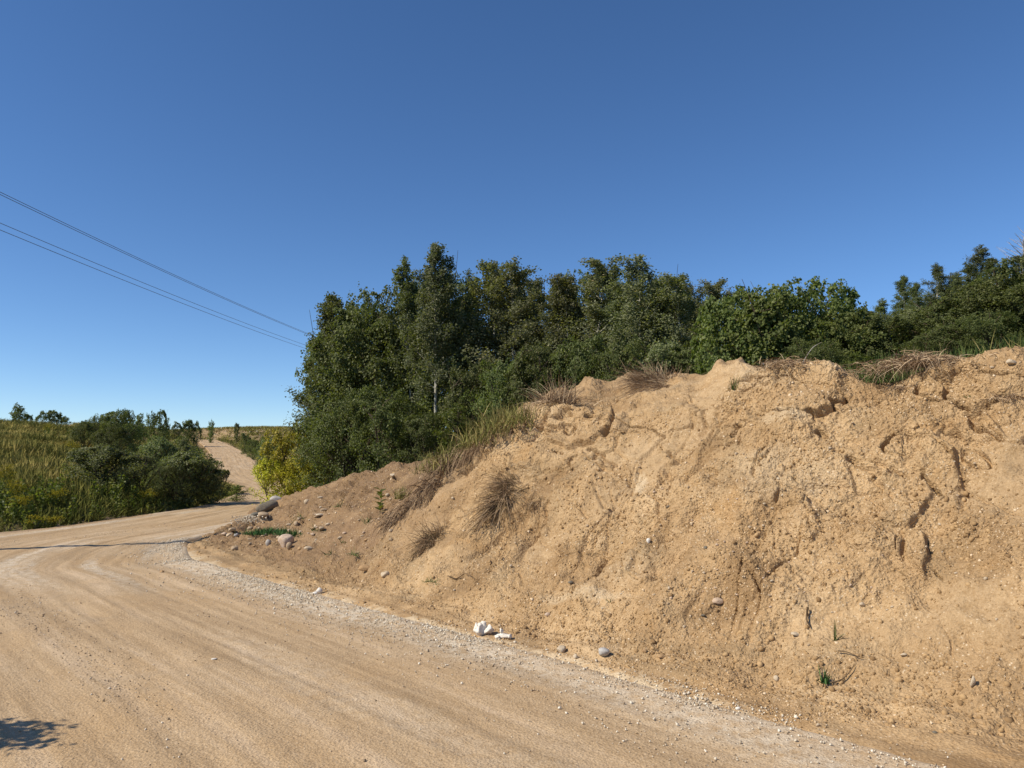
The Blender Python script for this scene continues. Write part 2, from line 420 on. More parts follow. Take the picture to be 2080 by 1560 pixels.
CTRL += [(-48, 75, 3.5), (-75, 90, 3.0), (-60, 50, 3.4), (-60, 20, 3.2), (-95, 150, 5.0), (-40, 220, 7.4), (-80, 260, 6.5), (60, 260, 6), (0, 400, 4), (-250, 200, 3), (250, 100, 5), (200, -100, 2), (-200, -100, 2), (-250, 0, 3),
         (-7.0, 25, .28), (-5.2, 21.5, .5), (-3.0, 19.5, .95), (-4.5, 28, .7), (-1, 16, 1.25), (-1, 22, 1.4), (1.5, 13.6, 1.95), (2.5, 20, 2.1), (3.8, 11.0, 2.35), (5, 16, 2.6), (5.2, 9.6, 2.45), (6.8, 8.6, 2.6),
         (8.2, 12.5, 3.3), (8.5, 9.6, 3.1), (11, 15, 4.1), (12, 9, 3.4), (9, 24, 4.0), (2, 32, 2.8), (-4, 38, 1.6), (-10, 60, 1.4), (15, 45, 4.5), (9.5, 5.2, 2.9), (11, 1, 2.6)]
CTRL = np.array(CTRL, float)
def _k(r2): return np.where(r2 > 1e-12, 0.5 * r2 * np.log(np.maximum(r2, 1e-12)), 0.0)
_n = len(CTRL)
_A = np.zeros((_n + 3, _n + 3))
_d2 = ((CTRL[:, None, :2] - CTRL[None, :, :2]) ** 2).sum(-1)
_A[:_n, :_n] = _k(_d2) + np.eye(_n) * 0.05
_A[:_n, _n] = 1; _A[:_n, _n + 1:] = CTRL[:, :2]; _A[_n:, :_n] = _A[:_n, _n:].T
_w = np.linalg.solve(_A, np.concatenate([CTRL[:, 2], np.zeros(3)]))
def tz(x, y):
    x = np.atleast_1d(np.asarray(x, float)); y = np.atleast_1d(np.asarray(y, float))
    sh = x.shape; x, y = x.ravel(), y.ravel()
    xc, yc = np.clip(x, -260, 260), np.clip(y, -120, 420)
    z = np.empty(len(x))
    for a in range(0, len(x), 20000):
        s = slice(a, a + 20000)
        d2 = (xc[s, None] - CTRL[None, :, 0]) ** 2 + (yc[s, None] - CTRL[None, :, 1]) ** 2
        z[s] = _k(d2) @ _w[:_n] + _w[_n] + _w[_n + 1] * xc[s] + _w[_n + 2] * yc[s]
    return np.clip(z, -1.2, 8.6).reshape(sh)
def tz1(x, y): return float(tz(x, y)[0])

# ------------------------------------------------------------------ the bank of sandy soil
CR = (np.array([.67, .74]))
FOOT = [(6.4, .9), (4.4, 2.9)] + [tuple(ground(*p, .03)[:2]) for p in [(2080, 1492), (1820, 1428), (1560, 1385), (1350, 1335), (1150, 1290), (1000, 1255), (850, 1215), (700, 1180), (560, 1142), (470, 1112), (415, 1098)]] + [(-6.25, 16.1)]
CREST = [(8.6, 3.2, 2.75), (6.3, 4.8, 2.6), at(2160, 722, 6.3), at(1960, 752, 6.9), at(1790, 786, 7.3), at(1590, 742, 7.9), at(1430, 806, 8.7), at(1275, 842, 9.5),
         at(1100, 826, 10.5), at(935, 925, 11.7), at(780, 962, 14.0), at(625, 1003, 16.2), at(500, 1052, 16.4), (-6.1, 16.9, -.14)]
BACK = [(10, 4.4, 2.85), (7.4, 6.0, 2.75), at(2200, 724, 7.6), at(2010, 742, 8.3), at(1830, 772, 8.7), at(1570, 752, 9.3), at(1390, 768, 10.8), at(1255, 776, 11.9),
        at(1120, 815, 12.0), at(960, 900, 13.2), at(800, 962, 15.5), at(628, 1006, 17.8), at(530, 1040, 18.0), (-6.0, 18.2, -.16)]
EDGE_U = [0.5, 1.3, 2.35, 3.5, 4.4, 5.2, 6.0, 6.75, 7.6, 8.5, 9.6, 11.1, 12.1, 13.0]
REX = np.concatenate([RE, [[-5.93, 14.2, 0], [-6.22, 15.05, 0], [-6.31, 15.94, 0]]])
edge_pts = catmull(REX, np.array(EDGE_U))
FOOT = np.array([[a, b, .05] for a, b in FOOT]); FOOT[-1, 2] = -.12; CREST = np.array([list(c) for c in CREST]); BACK = np.array([list(c) for c in BACK])
nk = len(FOOT)
inn = edge_pts + (edge_pts - FOOT) / np.linalg.norm(edge_pts - FOOT, axis=1, keepdims=True) * 0.40; ctr = catmull(cn, np.minimum(np.array(EDGE_U), 11.0)); ctr_z = np.zeros(len(ctr))
inn[:, 2] = ctr_z - .13
edge_pts[:, 2] = ctr_z - .004
m1 = FOOT + (CREST - FOOT) * np.array([.42, .42, .34]); m2 = FOOT + (CREST - FOOT) * np.array([.80, .80, .76])
out = BACK[:, :2] - CREST[:, :2]; out /= np.linalg.norm(out, axis=1, keepdims=True)
b2 = BACK.copy(); b2[:, :2] += out * 1.6; b2[:, 2] = tz(b2[:, 0], b2[:, 1]) - .3
ROWS = [inn, edge_pts, FOOT, m1, m2, CREST, BACK, b2]
SEGN = [10, 55, 105, 115, 95, 60, 14]
ucount = [18, 40, 135, 130, 105, 100, 75, 75, 75, 70, 60, 34, 14]
U = np.concatenate([np.linspace(k, k + 1, c, endpoint=False) for k, c in enumerate(ucount)] + [[nk - 1]])
curves = [catmull(r, U) for r in ROWS]
cols = []
for k, c in enumerate(SEGN):
    t = np.linspace(0, 1, c, endpoint=False)[None, :, None]
    cols.append(curves[k][:, None] * (1 - t) + curves[k + 1][:, None] * t)
cols.append(curves[-1][:, None])
B = np.concatenate(cols, 1)
TROW = np.concatenate([k + np.linspace(0, 1, c, endpoint=False) for k, c in enumerate(SEGN)] + [[len(SEGN)]])
ker = np.hanning(27); ker /= ker.sum()
Bp = np.pad(B, ((0, 0), (13, 13), (0, 0)), 'edge')
B = sum(w * Bp[:, i:i + B.shape[1]] for i, w in enumerate(ker))
NU, NV = B.shape[:2]
BN = grid_normals(B)
if BN[NU // 2, int(sum(SEGN[:3]))][1] > 0: BN = -BN
bpx, bpy_, bdep = proj(B)
TT = np.broadcast_to(TROW[None, :], (NU, NV))
slope = sstep(1.0, 2.3, TT) * (1 - sstep(6.2, 7.0, TT))
UU = np.broadcast_to(U[:, None], (NU, NV))
heap = sstep(8.2, 9.4, UU)                                    # brown spoil heap at the far end
arc = np.concatenate([[0], np.cumsum(np.linalg.norm(np.diff(curves[3], axis=0), axis=1))])[:, None] + 0 * TT
hgt = np.concatenate([np.zeros((NU, 1)), np.cumsum(np.linalg.norm(np.diff(B, axis=1), axis=2), axis=1)], 1)
face = sstep(2.0, 2.8, TT) * (1 - sstep(5.0, 5.6, TT))
upper = sstep(3.2, 4.0, TT) * (1 - sstep(5.0, 5.5, TT))
warp = fbm(X3(arc * 1.3, hgt * 1.3), 3, 5) * .35
D = .15 * fbm(B * 1.0, 3, 11) * slope
D = D + .075 * fbm(B * 3.1, 3, 21) * slope
D = D + .035 * fbm(B * np.array([6, 6, 1.6]), 3, 31) * face
f1, f2, cid = worley2(arc * 1.5 + warp * 2, hgt * 1.9 + warp * 1.5, 3)
bm = sstep(-.05, .25, fbm(X3(arc * .55, hgt * .8, 7.7), 3, 8)) * face
D = D + bm * ((cid - .5) * .115 * sstep(0.0, .10, f2 - f1) - .05 * (1 - sstep(0, .07, f2 - f1)))
g1, g2, gid = worley2(arc * 4.3 + warp * 3, hgt * 5.2 - warp * 3, 13)
bm2 = sstep(.0, .3, fbm(X3(arc * .9, hgt * 1.1, 2.2), 3, 18)) * face
D = D + bm2 * ((gid - .5) * .055 * sstep(0, .15, g2 - g1) - .018 * (1 - sstep(0, .1, g2 - g1)))
rdg = 1 - np.abs(fbm(X3(arc * 1.1, hgt * 2.2, 3.3), 4, 41))
D = D - .10 * sstep(.955, .995, rdg) * upper
rill = 1 - np.abs(fbm(X3(arc * 2.6 + .35 * fbm(B * 2.5, 2, 43), hgt * .35, 5.5), 3, 42))
D = D - .055 * sstep(.93, .995, rill) * face * sstep(-.1, .3, fbm(X3(arc * .7, hgt * .6, 9.1), 2, 44))
clod = np.abs(fbm(B * 5.5, 4, 45, .6))
D = D + .075 * clod * face * sstep(-.1, .25, fbm(B * .9, 3, 46)) * (1 - .6 * sstep(.02, .28, fbm(B * .8, 3, 47)))
rough = sstep(-.25, .3, fbm(B * 1.3, 2, 51))
calm = 1 - .75 * sstep(.02, .28, fbm(B * .8, 3, 47)) * face
D = D + calm * (.030 * np.abs(fbm(B * 9, 3, 61)) + .026 * rough * np.abs(vnoise(B * 21, 71))) * (slope * .9 + .1)
D = D + .009 * calm * (.3 + rough) * vnoise(B * 50, 81) * sstep(1.7, 2.3, TT)
D = D + .05 * np.abs(fbm(B * 5, 3, 91)) * heap * slope
# shoulder ruts between the road edge and the foot
D = D + .007 * np.sin(TT * 17 + 2 * fbm(X3(arc * .4, 0), 2, 7)) * sstep(1.0, 1.3, TT) * (1 - sstep(1.7, 2.1, TT))
# slumped blocks and crevices seen on the face (image outlines give where they lie on it)
WX = bpx + 8 * fbm(B * 7, 3, 101); WY = bpy_ + 8 * fbm(B * 7, 3, 102)
def inside(poly):
    poly = np.array(poly, float); r = np.zeros(bpx.shape, bool); j = len(poly) - 1
    wx, wy = WX, WY
    for i in range(len(poly)):
        xi, yi = poly[i]; xj, yj = poly[j]
        c = ((yi > wy) != (yj > wy)) & (wx < (xj - xi) * (wy - yi) / (yj - yi + 1e-9) + xi)
        r ^= c; j = i
    return r.astype(float)
def seg_dist(line):
    line = np.array(line, float); d = np.full(bpx.shape, 1e9)
    wx, wy = WX, WY
    for a, b in zip(line[:-1], line[1:]):
        ab = b - a; t = np.clip(((wx - a[0]) * ab[0] + (wy - a[1]) * ab[1]) / (ab @ ab), 0, 1)
        d = np.minimum(d, np.hypot(wx - a[0] - t * ab[0], wy - a[1] - t * ab[1]))
    return d
onface = (TT > 2.0) & (TT < 5.6)
def blur(a, k=2):
    for ax in (0, 1):
        for _ in range(k): a = .25 * np.roll(a, 1, ax) + .5 * a + .25 * np.roll(a, -1, ax)
    return a
BLOCKS = [([(1120, 838), (1245, 832), (1244, 885), (1215, 905), (1160, 915), (1110, 900)], .17), ([(1250, 842), (1275, 848), (1268, 885), (1252, 890)], .10),
          ([(1800, 965), (1885, 975), (1896, 1010), (1850, 1080), (1790, 1060)], .11), ([(1700, 1060), (1800, 1090), (1838, 1100), (1836, 1150), (1720, 1120)], .08),
          ([(1590, 1000), (1640, 1015), (1670, 1080), (1650, 1110), (1600, 1070)], .08), ([(1840, 1080), (1884, 1090), (1886, 1150), (1880, 1180), (1850, 1150)], .10),
          ([(1050, 920), (1190, 930), (1200, 955), (1080, 985), (1020, 960)], .06), ([(1270, 1120), (1320, 1130), (1330, 1190), (1290, 1200), (1268, 1160)], .07),
          ([(1760, 850), (1860, 840), (1920, 870), (1900, 900), (1800, 900)], .07), ([(1930, 860), (2010, 850), (2040, 880), (1960, 895)], .09),
          ([(990, 905), (1060, 890), (1090, 915), (1040, 940), (985, 935)], .07), ([(1400, 830), (1500, 815), (1540, 850), (1450, 870)], .06),
          ([(1500, 1000), (1560, 1040), (1540, 1090), (1480, 1060)], .05), ([(1640, 900), (1720, 930), (1740, 1000), (1660, 960)], .06)]
for poly, h in BLOCKS:
    D = D + .62 * h * blur(inside(poly), 2) * onface
CRN = fbm(B * 11, 3, 121) * 1.2
CRACKS = [([(1590, 1005), (1640, 1030), (1645, 1075), (1700, 1095)], 4, .07), ([(1730, 1050), (1790, 1070), (1825, 1095), (1826, 1130)], 3.5, .08), ([(1878, 970), (1900, 995), (1906, 1008)], 8, .16),
          ([(1882, 1085), (1886, 1125)], 5, .14), ([(1870, 1150), (1900, 1162), (1918, 1180)], 4, .10), ([(1247, 836), (1248, 880), (1236, 892)], 9, .22), ([(1236, 892), (1190, 915)], 5, .10), ([(1262, 945), (1285, 985)], 3, .05),
          ([(1760, 800), (1762, 835), (1770, 880)], 4, .06), ([(1955, 955), (1990, 940)], 4, .07), ([(2000, 955), (2025, 968)], 4, .08), ([(2010, 872), (2030, 880)], 6, .12),
          ([(1648, 835), (1655, 855)], 6, .09), ([(1700, 940), (1640, 905)], 3, .05), ([(1265, 1130), (1272, 1170), (1310, 1190)], 4, .08), ([(1790, 1155), (1830, 1165), (1850, 1185)], 3, .05),
          ([(1040, 985), (1090, 965), (1150, 955)], 3, .04), ([(1170, 880), (1155, 905)], 4, .06), ([(1530, 860), (1555, 845)], 5, .06), ([(1220, 1040), (1235, 1045)], 5, .08), ([(1415, 1180), (1432, 1183)], 4, .08),
          ([(930, 1172), (960, 1165), (985, 1180)], 3, .06), ([(1830, 855), (1890, 835), (1900, 850)], 4, .07), ([(1830, 895), (1850, 885), (1840, 930)], 3, .05), ([(1290, 760), (1300, 768)], 5, .06)]
for line, w, h in CRACKS:
    D = D - .8 * h * (1 - sstep(w * .15, w * 1.2, seg_dist(line) + w * .55 * (1 + CRN))) * onface
G = B + BN * D[..., None]
for px, py, r, h in [(1195, 785, 26, .14), (1500, 757, 24, .16), (1462, 757, 15, .16), (1600, 745, 40, .03), (1690, 748, 30, .06), (1655, 752, 26, .04), (1290, 772, 50, .10), (1385, 775, 30, .10),
                     (1130, 812, 30, .10), (1930, 762, 40, .02), (2050, 748, 50, .02), (1800, 800, 50, -.06), (800, 968, 25, .10), (720, 985, 40, .08), (1410, 800, 30, -.08)]:
    dd = np.hypot(bpx - px, bpy_ - py)
    G[..., 2] += h * np.exp(-(dd / r) ** 2 * 1.2) * (TT > 4.0) * (TT < 6.7) * (1 + .35 * fbm(B * 8, 2, 131))
brown = np.clip(heap * (.88 + .45 * fbm(B * 2, 3, 141)) * sstep(1.5, 2.3, TT), 0, .95)
turf = np.clip(sstep(7.6, 8.6, UU) * sstep(4.3, 4.9, TT) * .8 + sstep(5.3, 5.9, TT) * .35, 0, .85)
brown = np.maximum(brown, turf * sstep(-.3, .2, fbm(B * 4, 2, 142)))
shoulder = sstep(1.15, 1.45, TT) * (1 - sstep(1.75, 2.05, TT))
damp = .75 * shoulder * sstep(-.15, .35, fbm(B * 2.2, 4, 151))
for px, py, rx, ry, a in [(1400, 1320, 190, 16, .6), (1910, 1150, 45, 50, .55), (1960, 1110, 50, 40, .45), (1880, 850, 50, 25, .4), (1100, 960, 60, 18, .45), (1760, 870, 30, 25, .35), (960, 930, 40, 25, .3), (2050, 930, 30, 35, .45), (1400, 1255, 50, 10, .4)]:
    q = ((bpx - px) / rx) ** 2 + ((bpy_ - py) / ry) ** 2
    damp = np.maximum(damp, a * (1 - sstep(.3, 1.3, q + .5 * fbm(B * 4, 2, 152))))
pale = np.zeros_like(D)
for px, py, rx, ry, a in [(1300, 985, 15, 25, .5), (1560, 960, 70, 60, .25), (1600, 850, 60, 20, .35), (1180, 1215, 90, 12, .35), (1650, 960, 50, 40, .25), (1540, 770, 50, 20, .2)]:
    q = ((bpx - px) / rx) ** 2 + ((bpy_ - py) / ry) ** 2
    pale = np.maximum(pale, a * (1 - sstep(.2, 1.4, q + .7 * fbm(B * 5, 2, 153))))
rim_ = (1 - sstep(1.02, 1.28, TT + .22 * fbm(B * 3.5, 3, 154))) * .75
pale = np.maximum(pale, rim_ * sstep(-.35, .15, fbm(B * 9, 2, 155)) * (UU < 12.3) * sstep(2.5, 3.1, UU))
smoothm = sstep(.02, .28, fbm(B * .8, 3, 47)) * face
bank = add('sandy_bank', mesh_np('sandy_bank', G, grid_faces(NU, NV), M['bank'], {'brown': brown, 'damp': np.clip(damp, 0, 1), 'loose': slope * (1 - .8 * smoothm), 'slab': smoothm * (1 - brown), 'pale': np.clip(pale, 0, 1)}, smooth=True), kind='structure')

# ------------------------------------------------------------------ the dirt road
seg = np.linalg.norm(np.diff(RC[:, :2], axis=0), axis=1)
ru = np.concatenate([k + np.linspace(0, 1, max(3, int(l / (.055 if RC[k, 1] < 19 else .35))), endpoint=False) for k, l in enumerate(seg)] + [[len(RC) - 1]])
rc = catmull(RC, ru)
rs = np.concatenate([[0], np.cumsum(np.linalg.norm(np.diff(rc[:, :2], axis=0), axis=1))])
cl3 = np.stack([rc[:, 0], rc[:, 1], 0 * rc[:, 0]], -1)
ln = left_normals(cl3)
LAT = np.linspace(-1.06, 1.06, 170)
R3 = cl3[:, None] + ln[:, None] * (rc[:, 2][:, None] * LAT[None])[..., None]
lat_m = rc[:, 2][:, None] * LAT[None]
S2 = rs[:, None] + 0 * lat_m
zc = rc[:, 3]
R3[..., 2] = zc[:, None] + .012
edge = sstep(.985, 1.06, np.abs(LAT))[None]
ruts = .022 * fbm(X3(lat_m * 2.2, S2 * .06), 3, 201) + .012 * fbm(X3(lat_m * 6, S2 * .12), 3, 202) + .008 * fbm(X3(lat_m * 3, S2 * 1.5), 3, 203) + .004 * vnoise(X3(lat_m * 14, S2 * 14), 204)
R3[..., 2] += ruts - edge * .08 + .02 * sstep(.82, .94, -LAT)[None] * (1 - edge)
chalk = sstep(-2.2, -2.8, lat_m + .3 * fbm(X3(S2 * .5, lat_m), 3, 215)) * (S2 < rs[-1]) * (R3[..., 1] < 14)
chalk = np.clip(chalk * (.75 + .8 * fbm(X3(S2 * .6, lat_m * 2), 3, 211)), 0, 1)
chalk = np.maximum(chalk, .8 * sstep(.12, .5, fbm(X3(lat_m * 2.6, S2 * .18), 3, 213)) * sstep(8, 12, R3[..., 1]) * (1 - sstep(22, 28, R3[..., 1])))
chalk = np.maximum(chalk, .18 * sstep(.2, .5, fbm(X3(lat_m * 1.5, S2 * .25), 3, 214)))
rbrown = .5 * sstep(.62, 1.0, LAT)[None] * sstep(.0, .4, fbm(X3(lat_m * 2, S2 * .4), 3, 212) + .2) * (R3[..., 1] > 8)
road = add('dirt_road', mesh_np('dirt_road', R3, grid_faces(*R3.shape[:2])[:, ::-1], M['road'], {'chalk': chalk, 'brown': rbrown}, uv=np.stack([S2, lat_m], -1).reshape(-1, 2), smooth=True), kind='structure')

# ------------------------------------------------------------------ ground sheet to the horizon
def axis(core, far):
    a = list(core); g = step = 1.0
    while a[-1] < far: g *= 1.16; a.append(a[-1] + g)
    g = step
    while a[0] > -far: g *= 1.16; a.insert(0, a[0] - g)
    return np.array(a)
gx, gy = axis(np.concatenate([np.arange(-82, -45, 1.0), np.arange(-45, 16, .38)]), 2600), axis(np.concatenate([np.arange(2, 62, .38), np.arange(62, 182, 1.3)]), 2600)
TX, TY = np.meshgrid(gx, gy, indexing='ij')
TZ = tz(TX, TY)
TZ += (.10 * fbm(X3(TX * .45, TY * .45), 3, 301) + .04 * fbm(X3(TX * 1.7, TY * 1.7), 2, 302)) * sstep(11, 13, np.hypot(TX + 2, TY)) * (TX < -6)
rsub = rc[::6]
tp = np.stack([TX.ravel(), TY.ravel()], -1)
tzf = TZ.ravel().copy(); bare = np.zeros(len(tp))
near = np.where((tp[:, 0] > -75) & (tp[:, 0] < 14) & (tp[:, 1] > -8) & (tp[:, 1] < 160))[0]
zs = zc[::6]
bs = G[::18, :int(sum(SEGN[:5]) + 40):12].reshape(-1, 3)
for a in range(0, len(near), 6000):
    ii = near[a:a + 6000]; q = tp[ii]
    d = np.sqrt(((q[:, None] - rsub[None, :, :2]) ** 2).sum(-1))
    k = d.argmin(1); dm = d[np.arange(len(ii)), k]; hw = rsub[k, 2]
    w = 1 - sstep(hw + .1 + .008 * np.maximum(q[:, 1] - 20, 0), hw + 1.3 + .05 * np.maximum(q[:, 1] - 20, 0), dm)
    tgt = zs[k] - .10 - .002 * np.maximum(q[:, 1] - 20, 0)
    tzf[ii] = tzf[ii] * (1 - w) + tgt * w
    bare[ii] = np.maximum(bare[ii], 1 - sstep(hw + .25, hw + 1.4, dm + .6 * fbm(X3(q[:, 0] * 1.5, q[:, 1] * 1.5), 2, 303)) * (q[:, 1] < 30))
    m = (q[:, 0] > -9)
    if m.any():
        jj = ii[m]; d2 = np.sqrt(((tp[jj][:, None] - bs[None, :, :2]) ** 2).sum(-1)); k2 = d2.argmin(1); dd = d2[np.arange(len(jj)), k2]
        low = np.minimum(tzf[jj], bs[k2, 2] - .30)
        tzf[jj] = np.where(dd < .55, low, tzf[jj])
        bare[jj] = np.maximum(bare[jj], (dd < .5) * 1.0)
T3 = np.stack([TX, TY, tzf.reshape(TX.shape)], -1)
terrain = add('ground', mesh_np('ground', T3, grid_faces(len(gx), len(gy)), M['terrain'], {'bare': bare}, smooth=True), kind='structure')
def gz(x, y):
    i = np.clip(np.searchsorted(gx, x) - 1, 0, len(gx) - 2); j = np.clip(np.searchsorted(gy, y) - 1, 0, len(gy) - 2)
    u = i + (x - gx[i]) / (gx[i + 1] - gx[i]); v = j + (y - gy[j]) / (gy[j + 1] - gy[j])
    return bilin(T3, np.atleast_1d(u), np.atleast_1d(v))[:, 2]
def gz1(x, y): return float(gz(x, y)[0])

# surface point under a pixel of the photograph (bank or near road)
_S = np.concatenate([G[::1, ::1].reshape(-1, 3), R3[rc[:, 1] < 20].reshape(-1, 3)])
_SN = np.concatenate([BN.reshape(-1, 3), np.tile([0, 0, 1.0], (R3[rc[:, 1] < 20].shape[0] * 170, 1))])
_sx, _sy, _sd = proj(_S)
def pick(px, py, r=7):
    d = np.hypot(_sx - px, _sy - py)
    k = np.where((d < r) & (_S[:, 1] > 1))[0]
    if len(k) == 0: k = np.array([d.argmin()])
    dm = _sd[k].min(); k = k[_sd[k] < dm + .25]
    j = k[d[k].argmin()]
    return _S[j].copy(), _SN[j].copy()

# ------------------------------------------------------------------ stones
import bmesh
def ico(sub):
    bm_ = bmesh.new(); bmesh.ops.create_icosphere(bm_, subdivisions=sub, radius=1.0)
    V = np.array([v.co[:] for v in bm_.verts]); Fa = np.array([[v.index for v in f.verts] for f in bm_.faces]); bm_.free()
    return V, Fa
IC1, IC2, IC3 = ico(1), ico(2), ico(3)
def rock(seed, base, rough=.28, facets=6):
    rg = np.random.default_rng(seed); V = base[0].copy()
    for _ in range(facets):                                   # flatten a few sides
        d = rg.normal(size=3); d /= np.linalg.norm(d); h = rg.uniform(.46, .86)
        k = V @ d; V = V - np.maximum(k - h, 0)[:, None] * d * .85
    V = V * (1 + rough * fbm(V * 1.3 + seed * 3.7, 3, seed))[:, None] * rg.uniform(.8, 1.2, 3)
    return V / np.abs(V).max(), base[1]
ROCKS = [rock(i, IC3, .16, 12) for i in range(6)]
PEB = [rock(20 + i, IC2, .16, 8) for i in range(5)]
CRUMB = [rock(40 + i, IC1, .35, 4) for i in range(5)]
OCT = (np.array([[1, 0, 0], [-1, 0, 0], [0, 1, 0], [0, -1, 0], [0, 0, 1], [0, 0, -1.0]]), np.array([[0, 2, 4], [2, 1, 4], [1, 3, 4], [3, 0, 4], [2, 0, 5], [1, 2, 5], [3, 1, 5], [0, 3, 5]]))
def octr(seed):
    rg = np.random.default_rng(seed); return OCT[0] * rg.uniform(.55, 1.1, (6, 1)) + rg.normal(size=(6, 3)) * .18, OCT[1]
OCTS = [octr(i) for i in range(6)]
ROCKM, PEBM = {}, {}
def rock_mesh(kind, i, mat):
    key = (kind, i, mat); src = ROCKS if kind == 'r' else PEB
    if key not in ROCKM:
        V, Fa = src[i % len(src)]
        ROCKM[key] = mesh_np('stone', V, Fa, M[mat], smooth=(mat in ('dark', 'pink')))
    return ROCKM[key]
def stone(px, py, wpx, mat, label, hratio=.75, depth_ratio=.9, name='stone', cat='stone', sink=.25, kind=None, idx=None, group=None, rz=None, tilt=0.0):
    P, N = pick(px, py)
    d = proj(P)[2]; w = wpx / F_PX * d / 2
    rgs = random.Random(int(px * 7 + py * 13))
    k = kind or ('r' if wpx >= 16 else 'p')
    o = add(name, rock_mesh(k, idx if idx is not None else rgs.randrange(6), mat), label=label, category=cat)
    if group: o['group'] = group
    o.scale = (w * 1.08, w * depth_ratio, w * hratio)
    o.rotation_euler = (rgs.uniform(-.15, .15), tilt + rgs.uniform(-.1, .1), rz if rz is not None else rgs.uniform(-.5, .5))
    up = np.array([0, 0, 1.0]) * .6 + N * .4
    o.location = tuple(P + up * w * hratio * (1 - 2 * sink))
    return o
for a in [
    (578, 1105, 40, 'pink', 'largest pinkish granite boulder below the short green grass patch', .95),
    (588, 1113, 14, 'stone', 'tan stone leaning against the front of the largest boulder', 1.2),
    (545, 1107, 12, 'grey', 'narrow grey stone standing left of the largest boulder', 1.3),
    (627, 1115, 17, 'pale', 'smooth pale oval stone just right of the largest boulder', .6),
    (609, 1116, 12, 'clod', 'small brown stone between the largest boulder and the pale oval stone', .7),
    (480, 1114, 16, 'stone', 'round tan stone alone on the dirt at the left tip of the heap', .75),
    (509, 1046, 20, 'stone', 'flat oval tan stone at the road edge below the dark boulder', .45),
    (532, 1052, 32, 'stone', 'large flat tan slab leaning at the end of the heap', .55),
    (470, 1078, 17, 'stone', 'upper tan stone of the small cluster by the road', .6),
    (466, 1090, 18, 'pale', 'pale angular stone lying at the base of the road-side cluster', .6),
    (456, 1087, 13, 'pink', 'leftmost pinkish stone of the small cluster by the road', .7),
    (482, 1086, 10, 'grey', 'small grey stone on the right of the road-side cluster', .8),
    (507, 1073, 13, 'stone', 'tan stone at the upper edge of the short green grass patch', .7),
    (620, 1020, 13, 'pale', 'round yellowish stone high on the brown heap below the yellow bush', .9),
    (651, 1011, 12, 'pale', 'pale flat stone near the top of the brown heap', .6),
    (603, 1066, 12, 'stone', 'round tan stone sitting above the green grass patch', .9),
    (586, 1063, 14, 'pale', 'flat pale slab on the heap above the grass patch', .5),
    (648, 1047, 18, 'pale', 'long pale slab in the middle of the brown heap', .4),
    (656, 1035, 18, 'stone', 'tan slab above the long pale slab on the brown heap', .35),
    (651, 1076, 16, 'stone', 'tan stone in the dirt below the dark hole of the heap', .7),
    (782, 1171, 22, 'pale', 'blocky cream stone at the foot of the bank below the hanging tufts', .7),
    (800, 968, 16, 'pale', 'pale stone on the rim of the brown heap', .5),
    (1138, 1324, 24, 'pale', 'cream angular stone on the shoulder right of the white lumps', .85),
    (1168, 1337, 13, 'pale', 'small pointed cream stone between the cream stone and the grey one', .9),
    (1225, 1332, 32, 'grey', 'blue-grey crushed stone lump on the dark shoulder soil', .75),
    (1345, 1336, 17, 'clod', 'brown stone at the end of the dark shoulder soil', .6),
    (1310, 1325, 14, 'clod', 'dark brown clod left of the brown shoulder stone', .6),
    (649, 1203, 15, 'white', 'upright white stone alone on the road shoulder', 1.2),
    (640, 1208, 10, 'white', 'small white stone touching the upright white one', .8),
    (744, 1158, 26, 'clod', 'brown matted clod of soil at the foot of the heap', .7),
    (1458, 1223, 23, 'pink', 'large round peach-coloured cobble embedded low in the bank', .8),
    (1752, 1229, 15, 'pale', 'white flat cobble embedded in the lower right bank', .65),
    (1617, 1291, 19, 'pale', 'long cream cobble embedded near the foot of the bank', .5),
    (1576, 1381, 14, 'pale', 'cream cobble at the foot of the bank left of the dark grass tuft', .9),
    (1836, 1331, 14, 'pale', 'pale cobble right of the few green grass blades', .6),
    (1976, 1392, 12, 'pale', 'thin upright pale stone sliver low in the right bank', 2.4),
    (2055, 739, 19, 'pale', 'round white cobble on the right crest of the bank', .85),
    (2016, 747, 9, 'pale', 'small white stone left of the round cobble on the crest', .8),
    (437, 1341, 12, 'white', 'white flat flake lying in the middle of the road', .35),
    (328, 1163, 10, 'clod', 'brown stone on the road by the bend', .7),
    (352, 1165, 8, 'pale', 'small cream stone on the road right of the brown one', .7),
    (1661, 1474, 10, 'pale', 'single pale stone on the shoulder at lower right', .9),
    (1500, 1441, 12, 'white', 'white stone lying in the crushed limestone strip', .7),
    (1900, 1489, 10, 'dark', 'small dark stone on the shoulder at far lower right', .7),
    (1358, 1031, 10, 'dark', 'dark grey pebble in the middle of the bank face', .8),
    (1433, 1113, 10, 'dark', 'dark pebble with a shadow in the pebbly part of the bank', .8),
    (1160, 1185, 11, 'dark', 'dark grey pebble above the pale streak at the bank foot', .8),
    (1430, 1252, 10, 'dark', 'dark flat pebble below the round peach cobble', .6),
    (1318, 1102, 10, 'white', 'small bright white oval pebble in the middle of the bank', 1.2),
    (1113, 1250, 12, 'pink', 'peach pebble at the bank foot above the white lumps', .9),
    (2002, 1178, 10, 'pale', 'pale pebble at the far right of the bank face', .9),
]:
    stone(*a[:5], hratio=a[5])
stone(545, 1033, 54, 'dark', 'long dark grey boulder lying at the left end of the heap', .42, .6, 'boulder', 'boulder', .15, rz=.7, tilt=-.25)
stone(524, 1044, 24, 'dark', 'low dark grey rock at the foot of the long dark boulder', .5, .8, 'boulder', 'boulder', .2, rz=.3)
stone(562, 1018, 24, 'grey', 'grey rock under the yellow bush at the upper end of the dark boulder', .7, .8, 'boulder', 'boulder', .2)
